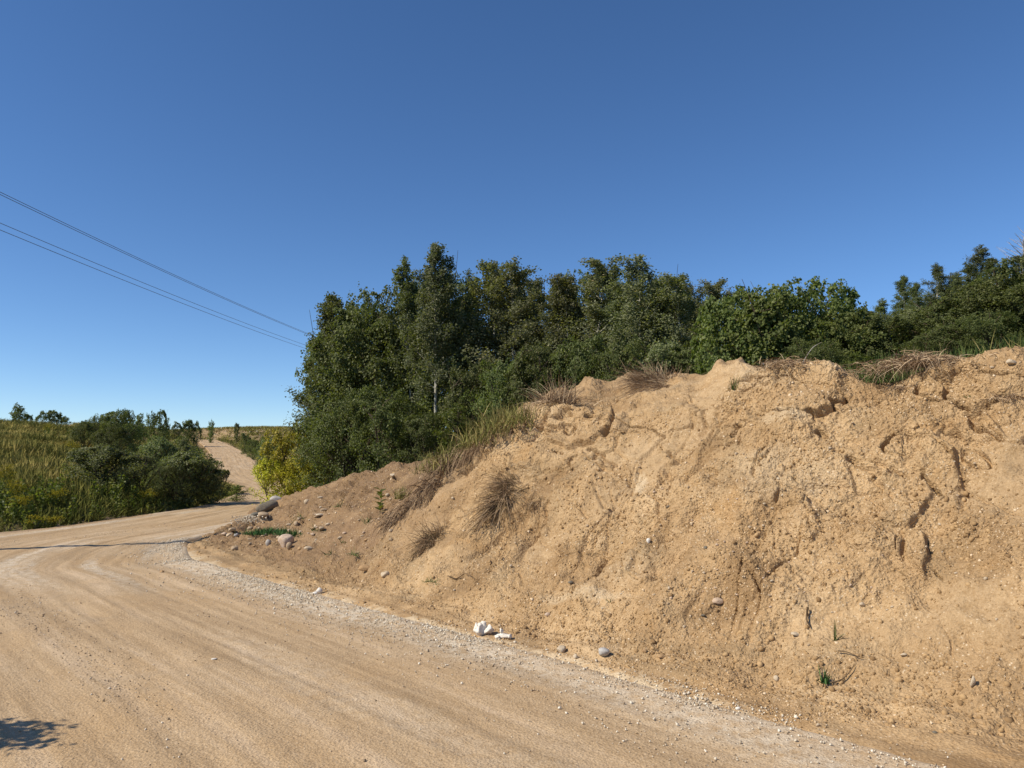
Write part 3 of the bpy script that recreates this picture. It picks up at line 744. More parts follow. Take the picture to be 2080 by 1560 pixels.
# the two white lumps: several fused chunks each
def lump(px, py, wpx, parts, label, seed):
    P, N = pick(px, py); s = wpx / F_PX * proj(P)[2]
    Vs, Fs, off = [], [], 0
    for i, (x, y, z, a, b, c) in enumerate(parts):
        V, Fa = rock(seed + i, IC3, .45, 9)
        V = V * (1 + .18 * fbm(V * 4, 3, seed + i))[:, None]
        Vs.append((V * [a * 1.12, b * 1.1, c * 1.2] + [x, y, z * .95]) * s); Fs.append(Fa + off); off += len(V)
    return add('plaster_lump', mesh_np('plaster_lump', np.concatenate(Vs), np.concatenate(Fs), M['white']), loc=P, label=label, category='rubble')
lump(985, 1288, 52, [(-.2, 0, .2, .34, .3, .26), (-.32, 0, .32, .14, .14, .2), (.16, .05, .18, .3, .25, .16), (-.05, .1, .34, .14, .12, .16)], 'larger white crumbly lump on the road edge', 71)
lump(1024, 1298, 40, [(0, 0, .2, .38, .3, .2), (.28, -.05, .12, .22, .2, .13), (-.14, .05, .42, .13, .12, .16), (-.36, 0, .1, .15, .15, .12)], 'smaller white crumbly lump right of the larger white one', 81)
rg = np.random.default_rng(5)
for k in range(120):                                          # pale pebbles sunk in the bank
    px, py = rg.uniform(900, 2075), rg.uniform(860, 1470)
    P, N = pick(px, py)
    if k % 2: px, py = rg.normal(1510, 150), rg.normal(1130, 100)
    if py > 1250 + (px - 1000) * .2: py -= 120
    stone(px, py, rg.uniform(4.5, 8.5), ['pale', 'pale', 'stone', 'pink'][k % 4], 'small pale pebble half sunk in the sandy face of the bank', rg.uniform(.6, 1.0), kind='p', name='pebble', cat='pebble', group='small pale pebbles embedded in the bank', sink=.3)
for k in range(70):                                           # stones in the brown heap
    px = rg.uniform(500, 800); py = 1122 - (px - 500) * .08 - rg.uniform(0, 1) * (45 + (px - 500) * .25)
    stone(px, py, rg.uniform(5, 11), ['stone', 'clod', 'stone', 'pink', 'pale'][k % 5], 'small stone scattered in the loose brown soil of the heap', rg.uniform(.45, .85), kind='p', name='pebble', cat='pebble', group='small stones scattered over the brown heap', sink=.3)
# loose crumbs on the bank, crushed limestone strip, gravel on the road: beyond counting
def on_grid(Gd, n, ulo, uhi, vlo, vhi, rg, accept=None):
    u = rg.uniform(ulo, uhi, n); v = rg.uniform(vlo, vhi, n)
    P = bilin(Gd, u, v)
    m = np.ones(n, bool) if accept is None else accept(P, u, v)
    return P[m]
VF = int(sum(SEGN[:1]))
P = on_grid(G, 78000, 45, NU - 10, VF + 6, sum(SEGN[:5]) + 25, rg, lambda P, u, v: (rg.random(len(P)) < (.30 + .9 * sstep(-.05, .3, fbm(P * 1.6, 3, 401))) * (1 - .8 * sstep(.02, .28, fbm(P * .8, 3, 47))) * np.clip(7 / P[:, 1], .15, 1.0)))
sc = np.clip(rg.lognormal(-5.0, .5, len(P)), .0028, .024) * np.clip(P[:, 1] / 7, .9, 1.6)
V, Fa, r = scatter(OCTS, P, rand_rot(len(P), rg), sc, rg)
add('soil_crumbs', mesh_np('soil_crumbs', V, Fa, M['crumbs'], {'rnd': r}), kind='stuff', label='loose crumbs of sandy soil and grit on the bank', category='soil crumbs')
P = on_grid(G, 16000, 45, NU - 10, VF + 30, sum(SEGN[:4]), rg, lambda P, u, v: (rg.random(len(P)) < (.05 + .7 * sstep(.05, .4, fbm(P * 1.1, 3, 405)) + .45 * (np.abs(v - (VF + 62)) < 26)) * np.clip(7 / P[:, 1], .2, 1.0)))
sc = np.clip(rg.lognormal(-4.75, .5, len(P)), .005, .028)
V, Fa, r = scatter(CRUMB, P, rand_rot(len(P), rg), sc, rg, rg.random(len(P)) * .72)
add('soil_clods', mesh_np('soil_clods', V, Fa, M['crumbs'], {'rnd': r}), kind='stuff', label='fallen clods of soil lying on the bank and along its foot', category='soil clods')
nR = int((rc[:, 1] < 19).sum())
latw = rc[:, 2]
def edge_pts_n(n, spread, mean, rg, y1=15.5):
    u = rg.uniform(20, nR - 2, n); v0 = mean + rg.normal(size=n) * spread
    hw = np.interp(u, np.arange(len(latw)), latw)
    wig = .14 * fbm(X3(u * .02, 0), 3, 411) - .08
    fr = (-(hw - np.abs(v0) - wig) / hw)
    v = (fr + 1.06) / 2.12 * 169
    P = bilin(R3, u, np.clip(v, 0, 168))
    inb = v > 6
    return P[inb & (P[:, 1] < y1) & (P[:, 1] > 1.5)]
spill = on_grid(G, 16000, 40, NU - 16, VF - 4, VF + 20, rg, lambda P, u, v: rg.random(len(P)) < np.exp(-np.maximum(v - VF, 0) / 6.0) * .9)
P = np.concatenate([edge_pts_n(34000, .17, .14, rg), edge_pts_n(16000, .40, .38, rg), spill])
keep = rg.random(len(P)) < np.clip(9 / P[:, 1], 0, 1) * (.35 + .9 * sstep(-.15, .3, fbm(P * 1.1, 3, 421)))
P = P[keep]; sc = np.clip(rg.lognormal(-5.3, .5, len(P)), .0025, .017)
P[:, 2] += sc * .25 + .004
V, Fa, r = scatter(CRUMB[:3] if False else OCTS, P, rand_rot(len(P), rg), sc, rg)
add('limestone_gravel', mesh_np('limestone_gravel', V, Fa, M['chalkgravel'], {'rnd': r}), kind='stuff', label='strip of pale crushed limestone along the road edge', category='gravel')
P = on_grid(R3, 95000, 20, nR - 2, 10, 165, rg, lambda P, u, v: (P[:, 1] > 2.5) & (rg.random(len(P)) < np.clip(5 / P[:, 1], 0, 1) * (.06 + 1.5 * sstep(.05, .35, fbm(X3(v / 169 * 11, u * .008), 3, 431)))))
sc = np.clip(rg.lognormal(-5.5, .5, len(P)), .002, .015); P[:, 2] += sc * .3
V, Fa, r = scatter(OCTS, P, rand_rot(len(P), rg), sc, rg)
add('road_gravel', mesh_np('road_gravel', V, Fa, M['gravel'], {'rnd': r}), kind='stuff', label='fine loose gravel strewn over the dirt road', category='gravel')
P0, _ = pick(512, 1060)                                      # the little pile of grey gravel by the dark boulder
P = np.array([P0 + [rg.normal() * .16, rg.normal() * .2, 0] for _ in range(500)]); P[:, 2] += rg.random(500) * .12
V, Fa, r = scatter(OCTS, P, rand_rot(500, rg), rg.uniform(.008, .02, 500), rg)
add('gravel_pile', mesh_np('gravel_pile', V, Fa, M['chalkgravel'], {'rnd': r}), kind='stuff', label='little pile of grey gravel beside the flat tan stone', category='gravel')

# ------------------------------------------------------------------ grass blades
def unit(v): return v / np.maximum(np.linalg.norm(v, axis=-1, keepdims=True), 1e-9)
def blades(roots, dirs, L, w, droop, rg, lv=4, rnd=None):
    n = len(roots); dirs = unit(dirs); t = np.linspace(0, 1, lv + 1)
    side = unit(np.cross(dirs, rg.normal(size=(n, 3))))
    sway = np.cross(side, dirs) * rg.normal(size=(n, 1)) * .18
    cen = roots[:, None] + dirs[:, None] * (L[:, None] * t)[..., None] + sway[:, None] * (L[:, None] * t ** 2)[..., None]
    cen[..., 2] -= droop[:, None] * L[:, None] * t[None] ** 2
    wd = (w[:, None] * (1 - t[None] ** 1.6) + 0.0006)[..., None] * side[:, None] * .5
    V = np.stack([cen - wd, cen + wd], 2).reshape(n, -1, 3)
    f = np.array([[2 * k, 2 * k + 1, 2 * k + 3, 2 * k + 2] for k in range(lv)])
    Fa = (f[None] + (np.arange(n) * 2 * (lv + 1))[:, None, None]).reshape(-1, 4)
    if rnd is None: rnd = rg.random(n)
    return V.reshape(-1, 3), Fa, np.repeat(rnd, 2 * (lv + 1))
def tuft(name, label, px, py, wpx, lenpx, n, mat, style, cat='grass tuft', seed=0, bw=.006, kind=None, group=None):
    rg = np.random.default_rng(seed + int(px)); P, N = pick(px, py); d = proj(P)[2]; W = wpx / F_PX * d; Ln = lenpx / F_PX * d
    N = N / np.linalg.norm(N)
    along = np.array([.72, -.66, 0.0])
    a = rg.normal(size=n) * W * .32; b = rg.normal(size=n) * W * .2
    if style == 'hang':
        a = rg.normal(size=n) * W * .26
        cc = rg.uniform(-1, 1, (6, 2)) * [W * .30, Ln * .30]; cc[:, 1] -= np.abs(cc[:, 0]) * .5; ci = rg.integers(0, 6, n)
        tz_ = np.array([0, 0, 1.0]) - N * N[2]; tz_ = tz_ / np.linalg.norm(tz_)
        roots = np.outer(cc[ci, 0] + rg.normal(size=n) * W * .13, along) + np.outer(cc[ci, 1] + rg.normal(size=n) * Ln * .13, tz_) + N * rg.uniform(-.02, .03, (n, 1))
        dn = np.array([0, 0, -1.0]) + N * N[2]; dn = dn / np.linalg.norm(dn)
        dirs = dn * rg.uniform(.5, 1.0, (n, 1)) + N * rg.uniform(.0, .38, (n, 1)) + rg.normal(size=(n, 3)) * .34 + (rg.normal(size=(6, 3)) * .45)[ci]
        up_ = rg.random(n) < .14; dirs[up_] += np.array([0, 0, .9])
        dr = rg.uniform(.1, .7, n)
    elif style == 'spray':
        roots = np.outer(a, along) + np.outer(b, [.5, .6, 0]) - np.outer(np.abs(a), [0, 0, .12])
        dirs = rg.normal(size=(n, 3)) * .5 + np.array([0, 0, .9]) + np.outer(a / W, along) * 1.2
        dr = rg.uniform(.1, .7, n)
    elif style == 'mat':
        roots = np.outer(a * 1.1, along) + np.outer(b, [.6, .65, 0]) + np.outer(rg.random(n) * Ln * .4 + (.25 * Ln if px == 1858 else 0) * np.exp(-(a / (W * .3)) ** 2), [0, 0, 1.0])
        dirs = rg.normal(size=(n, 3)) * [.8, .8, .25] + np.array([0, -.15, .25])
        dr = rg.uniform(.3, .9, n)
    else:                                                    # upright
        roots = np.outer(a, along) + np.outer(b, [.6, .65, 0])
        dirs = rg.normal(size=(n, 3)) * .28 + np.array([0, 0, 1.0])
        dr = rg.uniform(.0, .45, n)
    V, Fa, r = blades(roots, dirs, Ln * rg.uniform(.25, 1.2, n), np.full(n, bw) * rg.uniform(.6, 1.3, n), dr, rg)
    o = add(name, mesh_np(name, V, Fa, M[mat], {'rnd': r}), loc=P, label=label, category=cat)
    if kind: o['kind'] = kind
    if group: o['group'] = group
    return o
tuft('dry_grass_tuft', 'wispy brown dry weed clump on the crest left of the round soil clod', 1128, 816, 80, 78, 520, 'drygrass', 'spray', bw=.007)
tuft('dry_grass_tuft', 'large straw-coloured clump drooping over the crest in the middle of the bank', 1332, 778, 110, 86, 1500, 'drygrass', 'hang', bw=.006)
tuft('dry_grass_tuft', 'brown tangled top of the large drooping straw clump on the crest', 1350, 772, 95, 45, 260, 'drygrass', 'spray', bw=.007)
tuft('dry_grass_mat', 'flat mat of dry straw on the highest crest block', 1588, 748, 85, 42, 340, 'drygrass', 'mat')
tuft('grass_tuft', 'small grey-green grass tuft on the crest left of the straw mat', 1491, 792, 14, 38, 40, 'greengrass', 'upright')
tuft('dry_grass_mat', 'long heap of dry straw on the right crest beside green grass', 1858, 738, 165, 52, 1900, 'drygrass', 'mat')
tuft('dry_grass_tuft', 'round dry root mat just below the long straw heap', 1830, 795, 44, 26, 160, 'drygrass', 'mat')
tuft('dry_grass_tuft', 'flattened dark dry grass at the far upper right of the bank', 2045, 812, 60, 26, 160, 'drygrass', 'mat')
tuft('half_dry_tuft', 'largest half-green dry tuft hanging on the left part of the bank face', 1030, 1005, 60, 80, 1100, 'mixgrass', 'hang', bw=.0055)
tuft('half_dry_tuft', 'lower hanging tuft of dry grass near the foot of the bank', 884, 1096, 58, 66, 800, 'mixgrass', 'hang', bw=.0055)
tuft('half_dry_tuft', 'thin trailing dry grass right of the largest hanging tuft', 1090, 1020, 55, 30, 90, 'mixgrass', 'hang')
tuft('grass_tuft', 'sparse green grass at the foot of the bank below the lower hanging tuft', 875, 1182, 34, 22, 40, 'greengrass', 'spray')
tuft('grass_tuft', 'few long green blades growing from the lower right bank', 1698, 1302, 10, 62, 7, 'greengrass', 'spray', bw=.011)
tuft('grass_tuft', 'short dark green tuft near the foot of the right bank', 1676, 1388, 14, 42, 24, 'lushgrass', 'upright', bw=.012)
tuft('grass_tuft', 'tiny sparse green tuft above the shoulder in the middle of the bank', 1240, 1222, 14, 18, 12, 'greengrass', 'spray')
tuft('grass_tuft', 'green grass growing in the notch of the crest right of the highest block', 1785, 778, 70, 46, 260, 'greengrass', 'upright')
tuft('grass_tuft', 'yellow-green grass tuft at the top right of the brown heap', 815, 1010, 38, 30, 150, 'ripegrass', 'upright', bw=.01)
tuft('dry_grass_tuft', 'tiny green sprig on the upper right slope below the crest', 1972, 806, 8, 12, 14, 'greengrass', 'spray')
WHERE = ['in the middle of its slope', 'at its foot left of the matted clod', 'right of the green grass patch', 'high up below its rim', 'just left of the broad-leaved weed', 'lowest one by the shoulder', 'above the grass patch']
for i, (px, py, w) in enumerate([(700, 1102, 30), (722, 1128, 26), (640, 1078, 22), (690, 1030, 26), (745, 1060, 22), (668, 1125, 24), (610, 1050, 18)]):
    tuft('weed_sprig', 'sparse weed sprig on the brown heap, ' + WHERE[i], px, py, w, 20, 26, 'greengrass', 'spray', 'weed', bw=.009, group='weed sprigs on the brown heap')
def strip_grass(name, label, pts, n, ht, mat, bw, jitter, droop=(.0, .5), lift=.35, kind='stuff', cat='grass', levels=3):
    rg = np.random.default_rng(len(label)); pts = np.array(pts, float)
    k = rg.uniform(0, len(pts) - 1, n); i = k.astype(int); t = (k - i)[:, None]
    R_ = pts[i] * (1 - t) + pts[np.minimum(i + 1, len(pts) - 1)] * t + rg.normal(size=(n, 3)) * jitter
    dirs = rg.normal(size=(n, 3)) * lift + np.array([0, 0, 1.0])
    V, Fa, r = blades(R_, dirs, ht * rg.uniform(.4, 1.15, n), np.full(n, bw) * rg.uniform(.6, 1.3, n), rg.uniform(*droop, n), rg, levels)
    return add(name, mesh_np(name, V, Fa, M[mat], {'rnd': r}), label=label, category=cat, kind=kind)
def pts_of(l, dz=0): return [pick(*p)[0] + [0, 0, dz] for p in l]
strip_grass('tall_grass', 'tall ripe yellow-green grass along the crest left of the wispy clump', pts_of([(1062, 852), (1035, 868), (1005, 888), (975, 905)]), 1300, .40, 'ripegrass', .008, [.18, .25, .02])
strip_grass('tall_grass', 'yellow-green grass sloping down to the brown heap', pts_of([(985, 898), (945, 918), (905, 940), (880, 962)]), 1300, .26, 'ripegrass', .008, [.14, .25, .02])
strip_grass('green_grass', 'yellow-green grass along the right crest behind the straw heap', [[7.0, 8.6, gz1(7, 8.6)], [6.2, 8.9, gz1(6.2, 8.9)], [7.8, 9.4, gz1(7.8, 9.4)], [8.6, 10.8, gz1(8.6, 10.8)], [5.6, 9.9, gz1(5.6, 9.9)]], 3200, .34, 'ripegrass', .009, [.5, .7, .03])
P0 = np.array(pts_of([(520, 1084), (535, 1082), (550, 1080), (575, 1080), (598, 1090)]))
strip_grass('short_grass', 'patch of short lush green grass at the tip of the brown heap', P0, 1500, .13, 'lushgrass', .011, [.13, .13, .0])
# turf and roots hanging from the undercut rim
rim = np.array(pts_of([(1060, 862), (1010, 888), (965, 912), (930, 930), (905, 950), (885, 985), (850, 1020), (810, 1050), (790, 1065)]))
n = 2600; k = rg.uniform(0, len(rim) - 1.001, n); i = k.astype(int); t = (k - i)[:, None]
R_ = rim[i] * (1 - t) + rim[i + 1] * t + rg.normal(size=(n, 3)) * [.1, .1, .06]
Lh = np.interp(k, range(len(rim)), [.12, .16, .22, .42, .62, .55, .35, .28, .2])
V, Fa, r = blades(R_, np.array([-.6, -.75, .25]) + rg.normal(size=(n, 3)) * .35, Lh * rg.uniform(.4, 1.1, n), np.full(n, .009) * rg.uniform(.5, 1.4, n), rg.uniform(.7, 1.6, n), rg, 4)
add('hanging_turf', mesh_np('hanging_turf', V, Fa, M['drygrass'], {'rnd': r * .75}), label='curtain of brown dry turf and roots hanging from the undercut left rim', category='turf')

# ------------------------------------------------------------------ tubes, roots, stalks
def tube(P, r0, r1, sides=5):
    P = np.asarray(P, float); n = len(P); T = unit(np.gradient(P, axis=0)); r = np.linspace(r0, r1, n)
    a = np.where(np.abs(T[:, 2:3]) < .9, np.array([[0, 0, 1.0]]), np.array([[1.0, 0, 0]])); x = unit(np.cross(T, a)); y = np.cross(T, x)
    th = np.arange(sides) / sides * 2 * math.pi
    V = P[:, None] + r[:, None, None] * (x[:, None] * np.cos(th)[None, :, None] + y[:, None] * np.sin(th)[None, :, None])
    ix = np.arange(n * sides).reshape(n, sides); nx = np.roll(ix, -1, 1)
    return V.reshape(-1, 3), np.stack([ix[:-1], nx[:-1], nx[1:], ix[1:]], -1).reshape(-1, 4)
def join(parts):
    off, Vs, Fs = 0, [], []
    for V, Fa in parts: Vs.append(V); Fs.append(Fa + off); off += len(V)
    return np.concatenate(Vs), np.concatenate(Fs)
for label, pts, r0 in [('thin dark root hanging down the upper right bank face', [(1838, 884), (1832, 900), (1836, 918), (1831, 936)], .006),
                       ('dead curved twig beside the short dark green tuft', [(1690, 1392), (1712, 1385), (1728, 1368), (1736, 1352)], .006),
                       ('thin dry stems lying right of the few green blades', [(1702, 1326), (1722, 1330), (1742, 1338), (1756, 1342)], .005),
                       ('broken black twig at the foot of the bank below the hanging tufts', [(912, 1172), (930, 1178), (945, 1168), (962, 1176)], .007),
                       ('short root sticking out of the bank above the shoulder', [(1643, 1240), (1640, 1262), (1646, 1280)], .009)]:
    Q = np.array([pick(*p)[0] + pick(*p)[1] * .025 for p in pts])
    add('dead_root', mesh_np('dead_root', *tube(catmull(Q, np.linspace(0, len(Q) - 1, 14)), r0, r0 * .4), M['root']), label=label, category='root')
P0, _ = pick(1628, 742)
Q = np.array([P0, P0 + [.06, 0, .1], P0 + [.13, 0, .19], P0 + [.22, 0, .24]])
add('dead_stalk', mesh_np('dead_stalk', *tube(catmull(Q, np.linspace(0, 3, 14)), .004, .002), M['greybark']), label='bent pale dead stalk rising from the highest crest block', category='stalk')

# ------------------------------------------------------------------ trees and shrubs
LEAF = (np.array([[0, 0, 0], [.42, .45, .10], [0, 1.0, -.06], [-.42, .45, .10]]), np.array([[0, 1, 2], [0, 2, 3]]))
NARROW = (np.array([[0, 0, 0], [.17, .45, .05], [0, 1.0, -.1], [-.17, .45, .05]]), np.array([[0, 1, 2], [0, 2, 3]]))
def leaves(P, out, size, rg, tmpl=LEAF, droop=.35):
    n = len(P)
    rad = unit(np.stack([P[:, 0], P[:, 1], 0 * P[:, 0]], -1))
    z = unit(rg.normal(size=(n, 3)) * .55 + rad * .65 + np.array([0, 0, .40]))
    y = out * .5 + rg.normal(size=(n, 3)) * .6 - np.array([0, 0, droop])
    x = unit(np.cross(y, z)); y = np.cross(z, x)
    R = np.stack([x, y, z], -1)
    return scatter([tmpl], P, R, size * rg.uniform(.6, 1.25, n), rg)
def make_tree(seed, H, rad, nb, nl, leaf, bark, lsize, base=.06, up=(.5, 1.1), trunk=.045, leader=.1, stems=1, tmpl=LEAF, shape='aspen', jitter=.085, droop=.35, barkname='bark'):
    rg = np.random.default_rng(seed); wood, tips, outs, wts = [], [], [], []
    ctr_ = np.array([0, 0, .47 * H]); ax_ = np.array([rad * 1.05, rad * 1.05, .53 * H])
    def pull(p):
        if shape == 'aspen': return p
        p = np.atleast_2d(p); v = (p - ctr_) / ax_; q = np.linalg.norm(v, axis=1); d_ = v / np.maximum(q, 1e-6)[:, None]
        lim = 1 + .30 * fbm(d_ * 2.2 + seed, 2, seed) + .10 * vnoise(d_ * 9, seed)
        k_ = np.where(q > lim, lim / np.maximum(q, 1e-6) * (1 - .25 * np.clip(q - lim, 0, 1) * _h(np.arange(len(q)), 1, 2, seed)), 1.0)
        return ctr_ + v * k_[:, None] * ax_
    for s in range(stems):
        lean = rg.normal(size=2) * (.03 if stems == 1 else .26); st = rg.normal(size=2) * (.0 if stems == 1 else .12)
        hs = H * (1 if s == 0 else rg.uniform(.65, .98))
        z = np.linspace(0, 1, 9); wob = np.cumsum(rg.normal(size=(9, 2)) * .012 * H, 0) * .5
        tr = np.stack([st[0] + lean[0] * hs * z + wob[:, 0] * z, st[1] + lean[1] * hs * z + wob[:, 1] * z, z * hs - .08], -1)
        wood.append(tube(tr, trunk * hs / 6 + .008, .006, 6))
        nbs = nb // stems
        hh = base + (1 - base) * (np.arange(nbs) + rg.random(nbs)) / nbs
        az = np.arange(nbs) * 2.4 + rg.normal(size=nbs) * .5
        for h, a in zip(hh, az):
            if shape == 'aspen': R_ = rad * (1.0 - .82 * h ** 1.7) * (.55 + .45 * min(1, h / .25))
            elif shape == 'round': R_ = rad * math.sqrt(max(.05, 1 - ((h - .48) / .58) ** 2))
            else: R_ = rad * (1.05 - .75 * h)
            R_ *= rg.uniform(.65, 1.2)
            el = up[0] + (up[1] - up[0]) * h + rg.normal() * .15
            p0 = np.array([np.interp(h, z, tr[:, k]) for k in range(3)])
            d = np.array([math.cos(a) * math.cos(el), math.sin(a) * math.cos(el), math.sin(el)])
            Lb = R_ / max(.35, math.cos(el))
            Lb = min(Lb, R_ * 1.9)
            tt = np.linspace(0, 1, 4)[:, None]
            br = p0 + d * Lb * tt + np.array([0, 0, .12 * Lb]) * tt ** 2 + np.cumsum(rg.normal(size=(4, 3)) * .03 * Lb, 0) * tt
            br = pull(br)
            wood.append(tube(br, .006 + .010 * Lb / max(rad, .3), .003, 3))
            m = max(3, int(5 * Lb / max(rad, .3)))
            for _ in range(m):
                q = rg.uniform(.25, 1.0); p = p0 + d * Lb * q + np.array([0, 0, .12 * Lb]) * q * q
                td = unit(d * .8 + rg.normal(size=3) * .7); tl = Lb * rg.uniform(.15, .38)
                tips.append((p, p + td * tl)); outs.append(td); wts.append(tl + .12)
            tips.append((p0 + d * Lb * .25, br[-1])); outs.append(d); wts.append(Lb * .8 + .1)
        tips.append((tr[-3], tr[-1] + [0, 0, .05])); outs.append(np.array([0, 0, 1.0])); wts.append(leader * H)
    A = np.array([t[0] for t in tips]); Bq = np.array([t[1] for t in tips]); O = np.array(outs); w = np.array(wts); w /= w.sum()
    k = rg.choice(len(A), nl, p=w); t = rg.random((nl, 1)) ** .75
    P = A[k] * (1 - t) + Bq[k] * t + rg.normal(size=(nl, 3)) * jitter * (1 - .55 * (A[k][:, 2:3] / H))
    P = pull(P); P[:, 2] = np.maximum(P[:, 2], .03)
    V, Fa, r = leaves(P, O[k], lsize, rg, tmpl, droop)
    shade = .75 * r + .25 * rg.random(len(tips))[k].repeat(4) if len(r) == nl * 4 else r
    crown = mesh_np('crown', V, Fa, M[leaf], {'rnd': shade})
    tk = mesh_np('trunk', *join(wood), M[bark], smooth=True)
    rr = np.hypot(V[:, 0], V[:, 1]) if nl > 100 else np.array([rad])
    zz = V[:, 2] if nl > 100 else np.array([H])
    return dict(H=float(np.percentile(zz, 99.6 if shape == 'aspen' else 99.3)), R=float(np.percentile(rr, 95)), crown=crown, trunk=tk)
KIND = {}
for i in range(3): KIND['aspen%d' % i] = make_tree(100 + i, 6.2, .95, 66, 23000, 'aspen', 'palebark', .056, .05, (.35, 1.1), jitter=.10)
for i in range(3): KIND['poplar%d' % i] = make_tree(120 + i, 5.6, 1.15, 68, 23000, 'poplar', 'palebark', .059, .05, (.3, .95), jitter=.12)
for i in range(2): KIND['maple%d' % i] = make_tree(140 + i, 3.2, 1.5, 84, 15000, 'maple', 'bark', .092, .04, (.05, .6), shape='round', stems=3, jitter=.10, droop=.7)
KIND['aspenbare'] = make_tree(104, 6.2, .9, 60, 17000, 'aspen', 'palebark', .056, .36, (.35, 1.1), jitter=.10)
for i in range(2): KIND['elm%d' % i] = make_tree(150 + i, 5.6, 1.7, 84, 26000, 'darkleaf', 'bark', .076, .04, (.15, .9), shape='round', stems=2, jitter=.13)
for i in range(3): KIND['shrub%d' % i] = make_tree(160 + i, 2.4, 1.25, 64, 18000, 'darkleaf', 'bark', .05, .03, (.2, 1.0), shape='round', stems=5, jitter=.09)
for i in range(3): KIND['willow%d' % i] = make_tree(170 + i, 2.2, 1.2, 66, 14000, 'willow', 'bark', .062, .02, (.35, 1.15), shape='round', stems=6, tmpl=NARROW if i == 1 else LEAF, jitter=.09)
for i in range(2): KIND['yellow%d' % i] = make_tree(180 + i, 2.6, 1.15, 56, 6500, 'yellow', 'bark', .075, .02, (.2, 1.0), shape='round', stems=4, jitter=.10)
for i in range(3): KIND['far%d' % i] = make_tree(190 + i, 4.0, 1.3, 44, 3600, 'darkleaf', 'bark', .15, .03, (.3, 1.0), shape='round' if i else 'aspen', stems=2, jitter=.16)
KIND['sapling0'] = make_tree(200, 2.4, .6, 36, 2600, 'weed', 'bark', .062, .05, (.35, 1.0), jitter=.07)
KIND['bare0'] = make_tree(210, 6.5, .9, 60, 30, 'poplar', 'greybark', .04, .3, (.7, 1.2))
CNT = {}
def plant(kind, px, Y, top, label, name, cat, wpx=None, group=None, base=None, zrot=None):
    d = ray(px, top); X = d[0] * Y / d[1]; zt = CAM_H + d[2] * Y / d[1]
    z0 = gz1(X, Y) if base is None else base
    K = KIND[kind]; h = max(zt - z0, .3); s = h / K['H']
    sx = s if wpx is None else (wpx / F_PX * Y / 2) / K['R']
    if kind[:3] in ('asp', 'pop'): sx = min(sx, 1.55 * s)
    e = bpy.data.objects.new(name, None); COL.objects.link(e); e.empty_display_size = .2
    e.location = (float(X), float(Y), z0); e.scale = (sx, sx, s)
    e.rotation_euler = (0, 0, zrot if zrot is not None else (px * 1.37 + Y * 2.1) % 6.283)
    e['label'] = label; e['category'] = cat
    if group: e['group'] = group
    for pn in ('trunk', 'crown'):
        add(pn, K[pn], e)
    return e
STAND = 'trees of the dense stand behind the bank'
T = [('aspen0', 662, 27, 668, 'thin aspen leaning out at the left edge of the stand by the wires', 66), ('aspen1', 684, 25.5, 598, 'slender aspen with spiky top at the left end of the stand', 110),
     ('elm0', 736, 24.5, 620, 'round dark tree right of the spiky left aspen', 170), ('elm1', 782, 24, 592, 'round dark tree with a bright pointed top left of the tallest aspens', 170),
     ('aspen2', 846, 23, 528, 'tall slender aspen just left of the tallest tree', 100), ('aspenbare', 888, 21.2, 508, 'tallest aspen in the stand with a bare pale lower trunk', 92),
     ('aspen1', 938, 22, 560, 'aspen just right of the tallest tree', 120), ('poplar0', 1003, 21.6, 530, 'grey-green poplar with a twin-peaked top right of the tallest aspens', 150),
     ('poplar1', 1048, 21.2, 534, 'poplar standing close right of the twin-peaked poplar', 140), ('aspen2', 1105, 20.6, 562, 'narrow aspen in the dip between two poplar groups', 110),
     ('poplar2', 1160, 20.4, 560, 'poplar left of the broad speckled poplar', 120), ('poplar0', 1202, 20, 524, 'broad speckled poplar at the middle of the stand', 160),
     ('aspen1', 1246, 19.6, 580, 'short aspen in the gap right of the broad speckled poplar', 110), ('poplar1', 1292, 19, 530, 'round-topped poplar with sky showing through beside it', 140),
     ('aspen0', 1342, 18.6, 598, 'aspen between the round-topped poplar and the olive one', 110), ('poplar2', 1388, 18.2, 556, 'olive poplar above the large drooping straw clump', 150),
     ('poplar0', 1455, 18.2, 578, 'sparse greyish poplar left of the bright green maples', 130),
     ('maple0', 1508, 14.6, 596, 'bright green maple at the left of the maple clump', 150), ('maple1', 1580, 14.2, 588, 'bright green maple in the middle of the maple clump', 170),
     ('maple0', 1652, 14.6, 578, 'bright green maple at the right of the maple clump', 140),
     ('aspen2', 1705, 21, 606, 'thin pale aspen tip showing behind the maple clump', 70), ('aspen1', 1832, 21, 560, 'pale aspen rising behind the right shrubs', 110), ('aspen0', 1893, 20, 540, 'pale aspen with a pointed top near the right edge', 100),
     ('poplar1', 1945, 20, 556, 'poplar behind the dark shrubs near the right edge', 120), ('aspen2', 1990, 19.5, 508, 'tall pale aspen near the right edge', 120), ('poplar2', 2066, 18, 518, 'poplar at the very right edge of the picture', 130),
     ('aspen1', 1858, 19, 574, 'slim aspen between the two pale pointed aspens on the right', 80), ('aspen2', 1920, 18, 560, 'slim aspen rising behind the dense dark right shrub', 80),
     ('aspen0', 1962, 17.5, 536, 'slim aspen left of the tall pale aspen on the right', 80), ('aspen1', 2022, 17, 522, 'slim aspen right of the tall pale aspen on the right', 84), ('aspen2', 1795, 18, 612, 'slim aspen tip above the dense dark shrub at the crest notch', 70), ('bare0', 2052, 21, 462, 'bare grey dead tree at the upper right edge', 120), ('bare0', 2085, 20, 470, 'bare pale dead tree cut off by the right edge', 100)]
for k, px, Y, top, lab, w in T:
    nm = {'as': 'aspen_tree', 'po': 'poplar_tree', 'el': 'elm_tree', 'ma': 'maple_tree', 'ba': 'dead_tree'}[k[:2]]
    plant(k, px, Y, top, lab, nm, 'tree', w * 1.35, STAND)
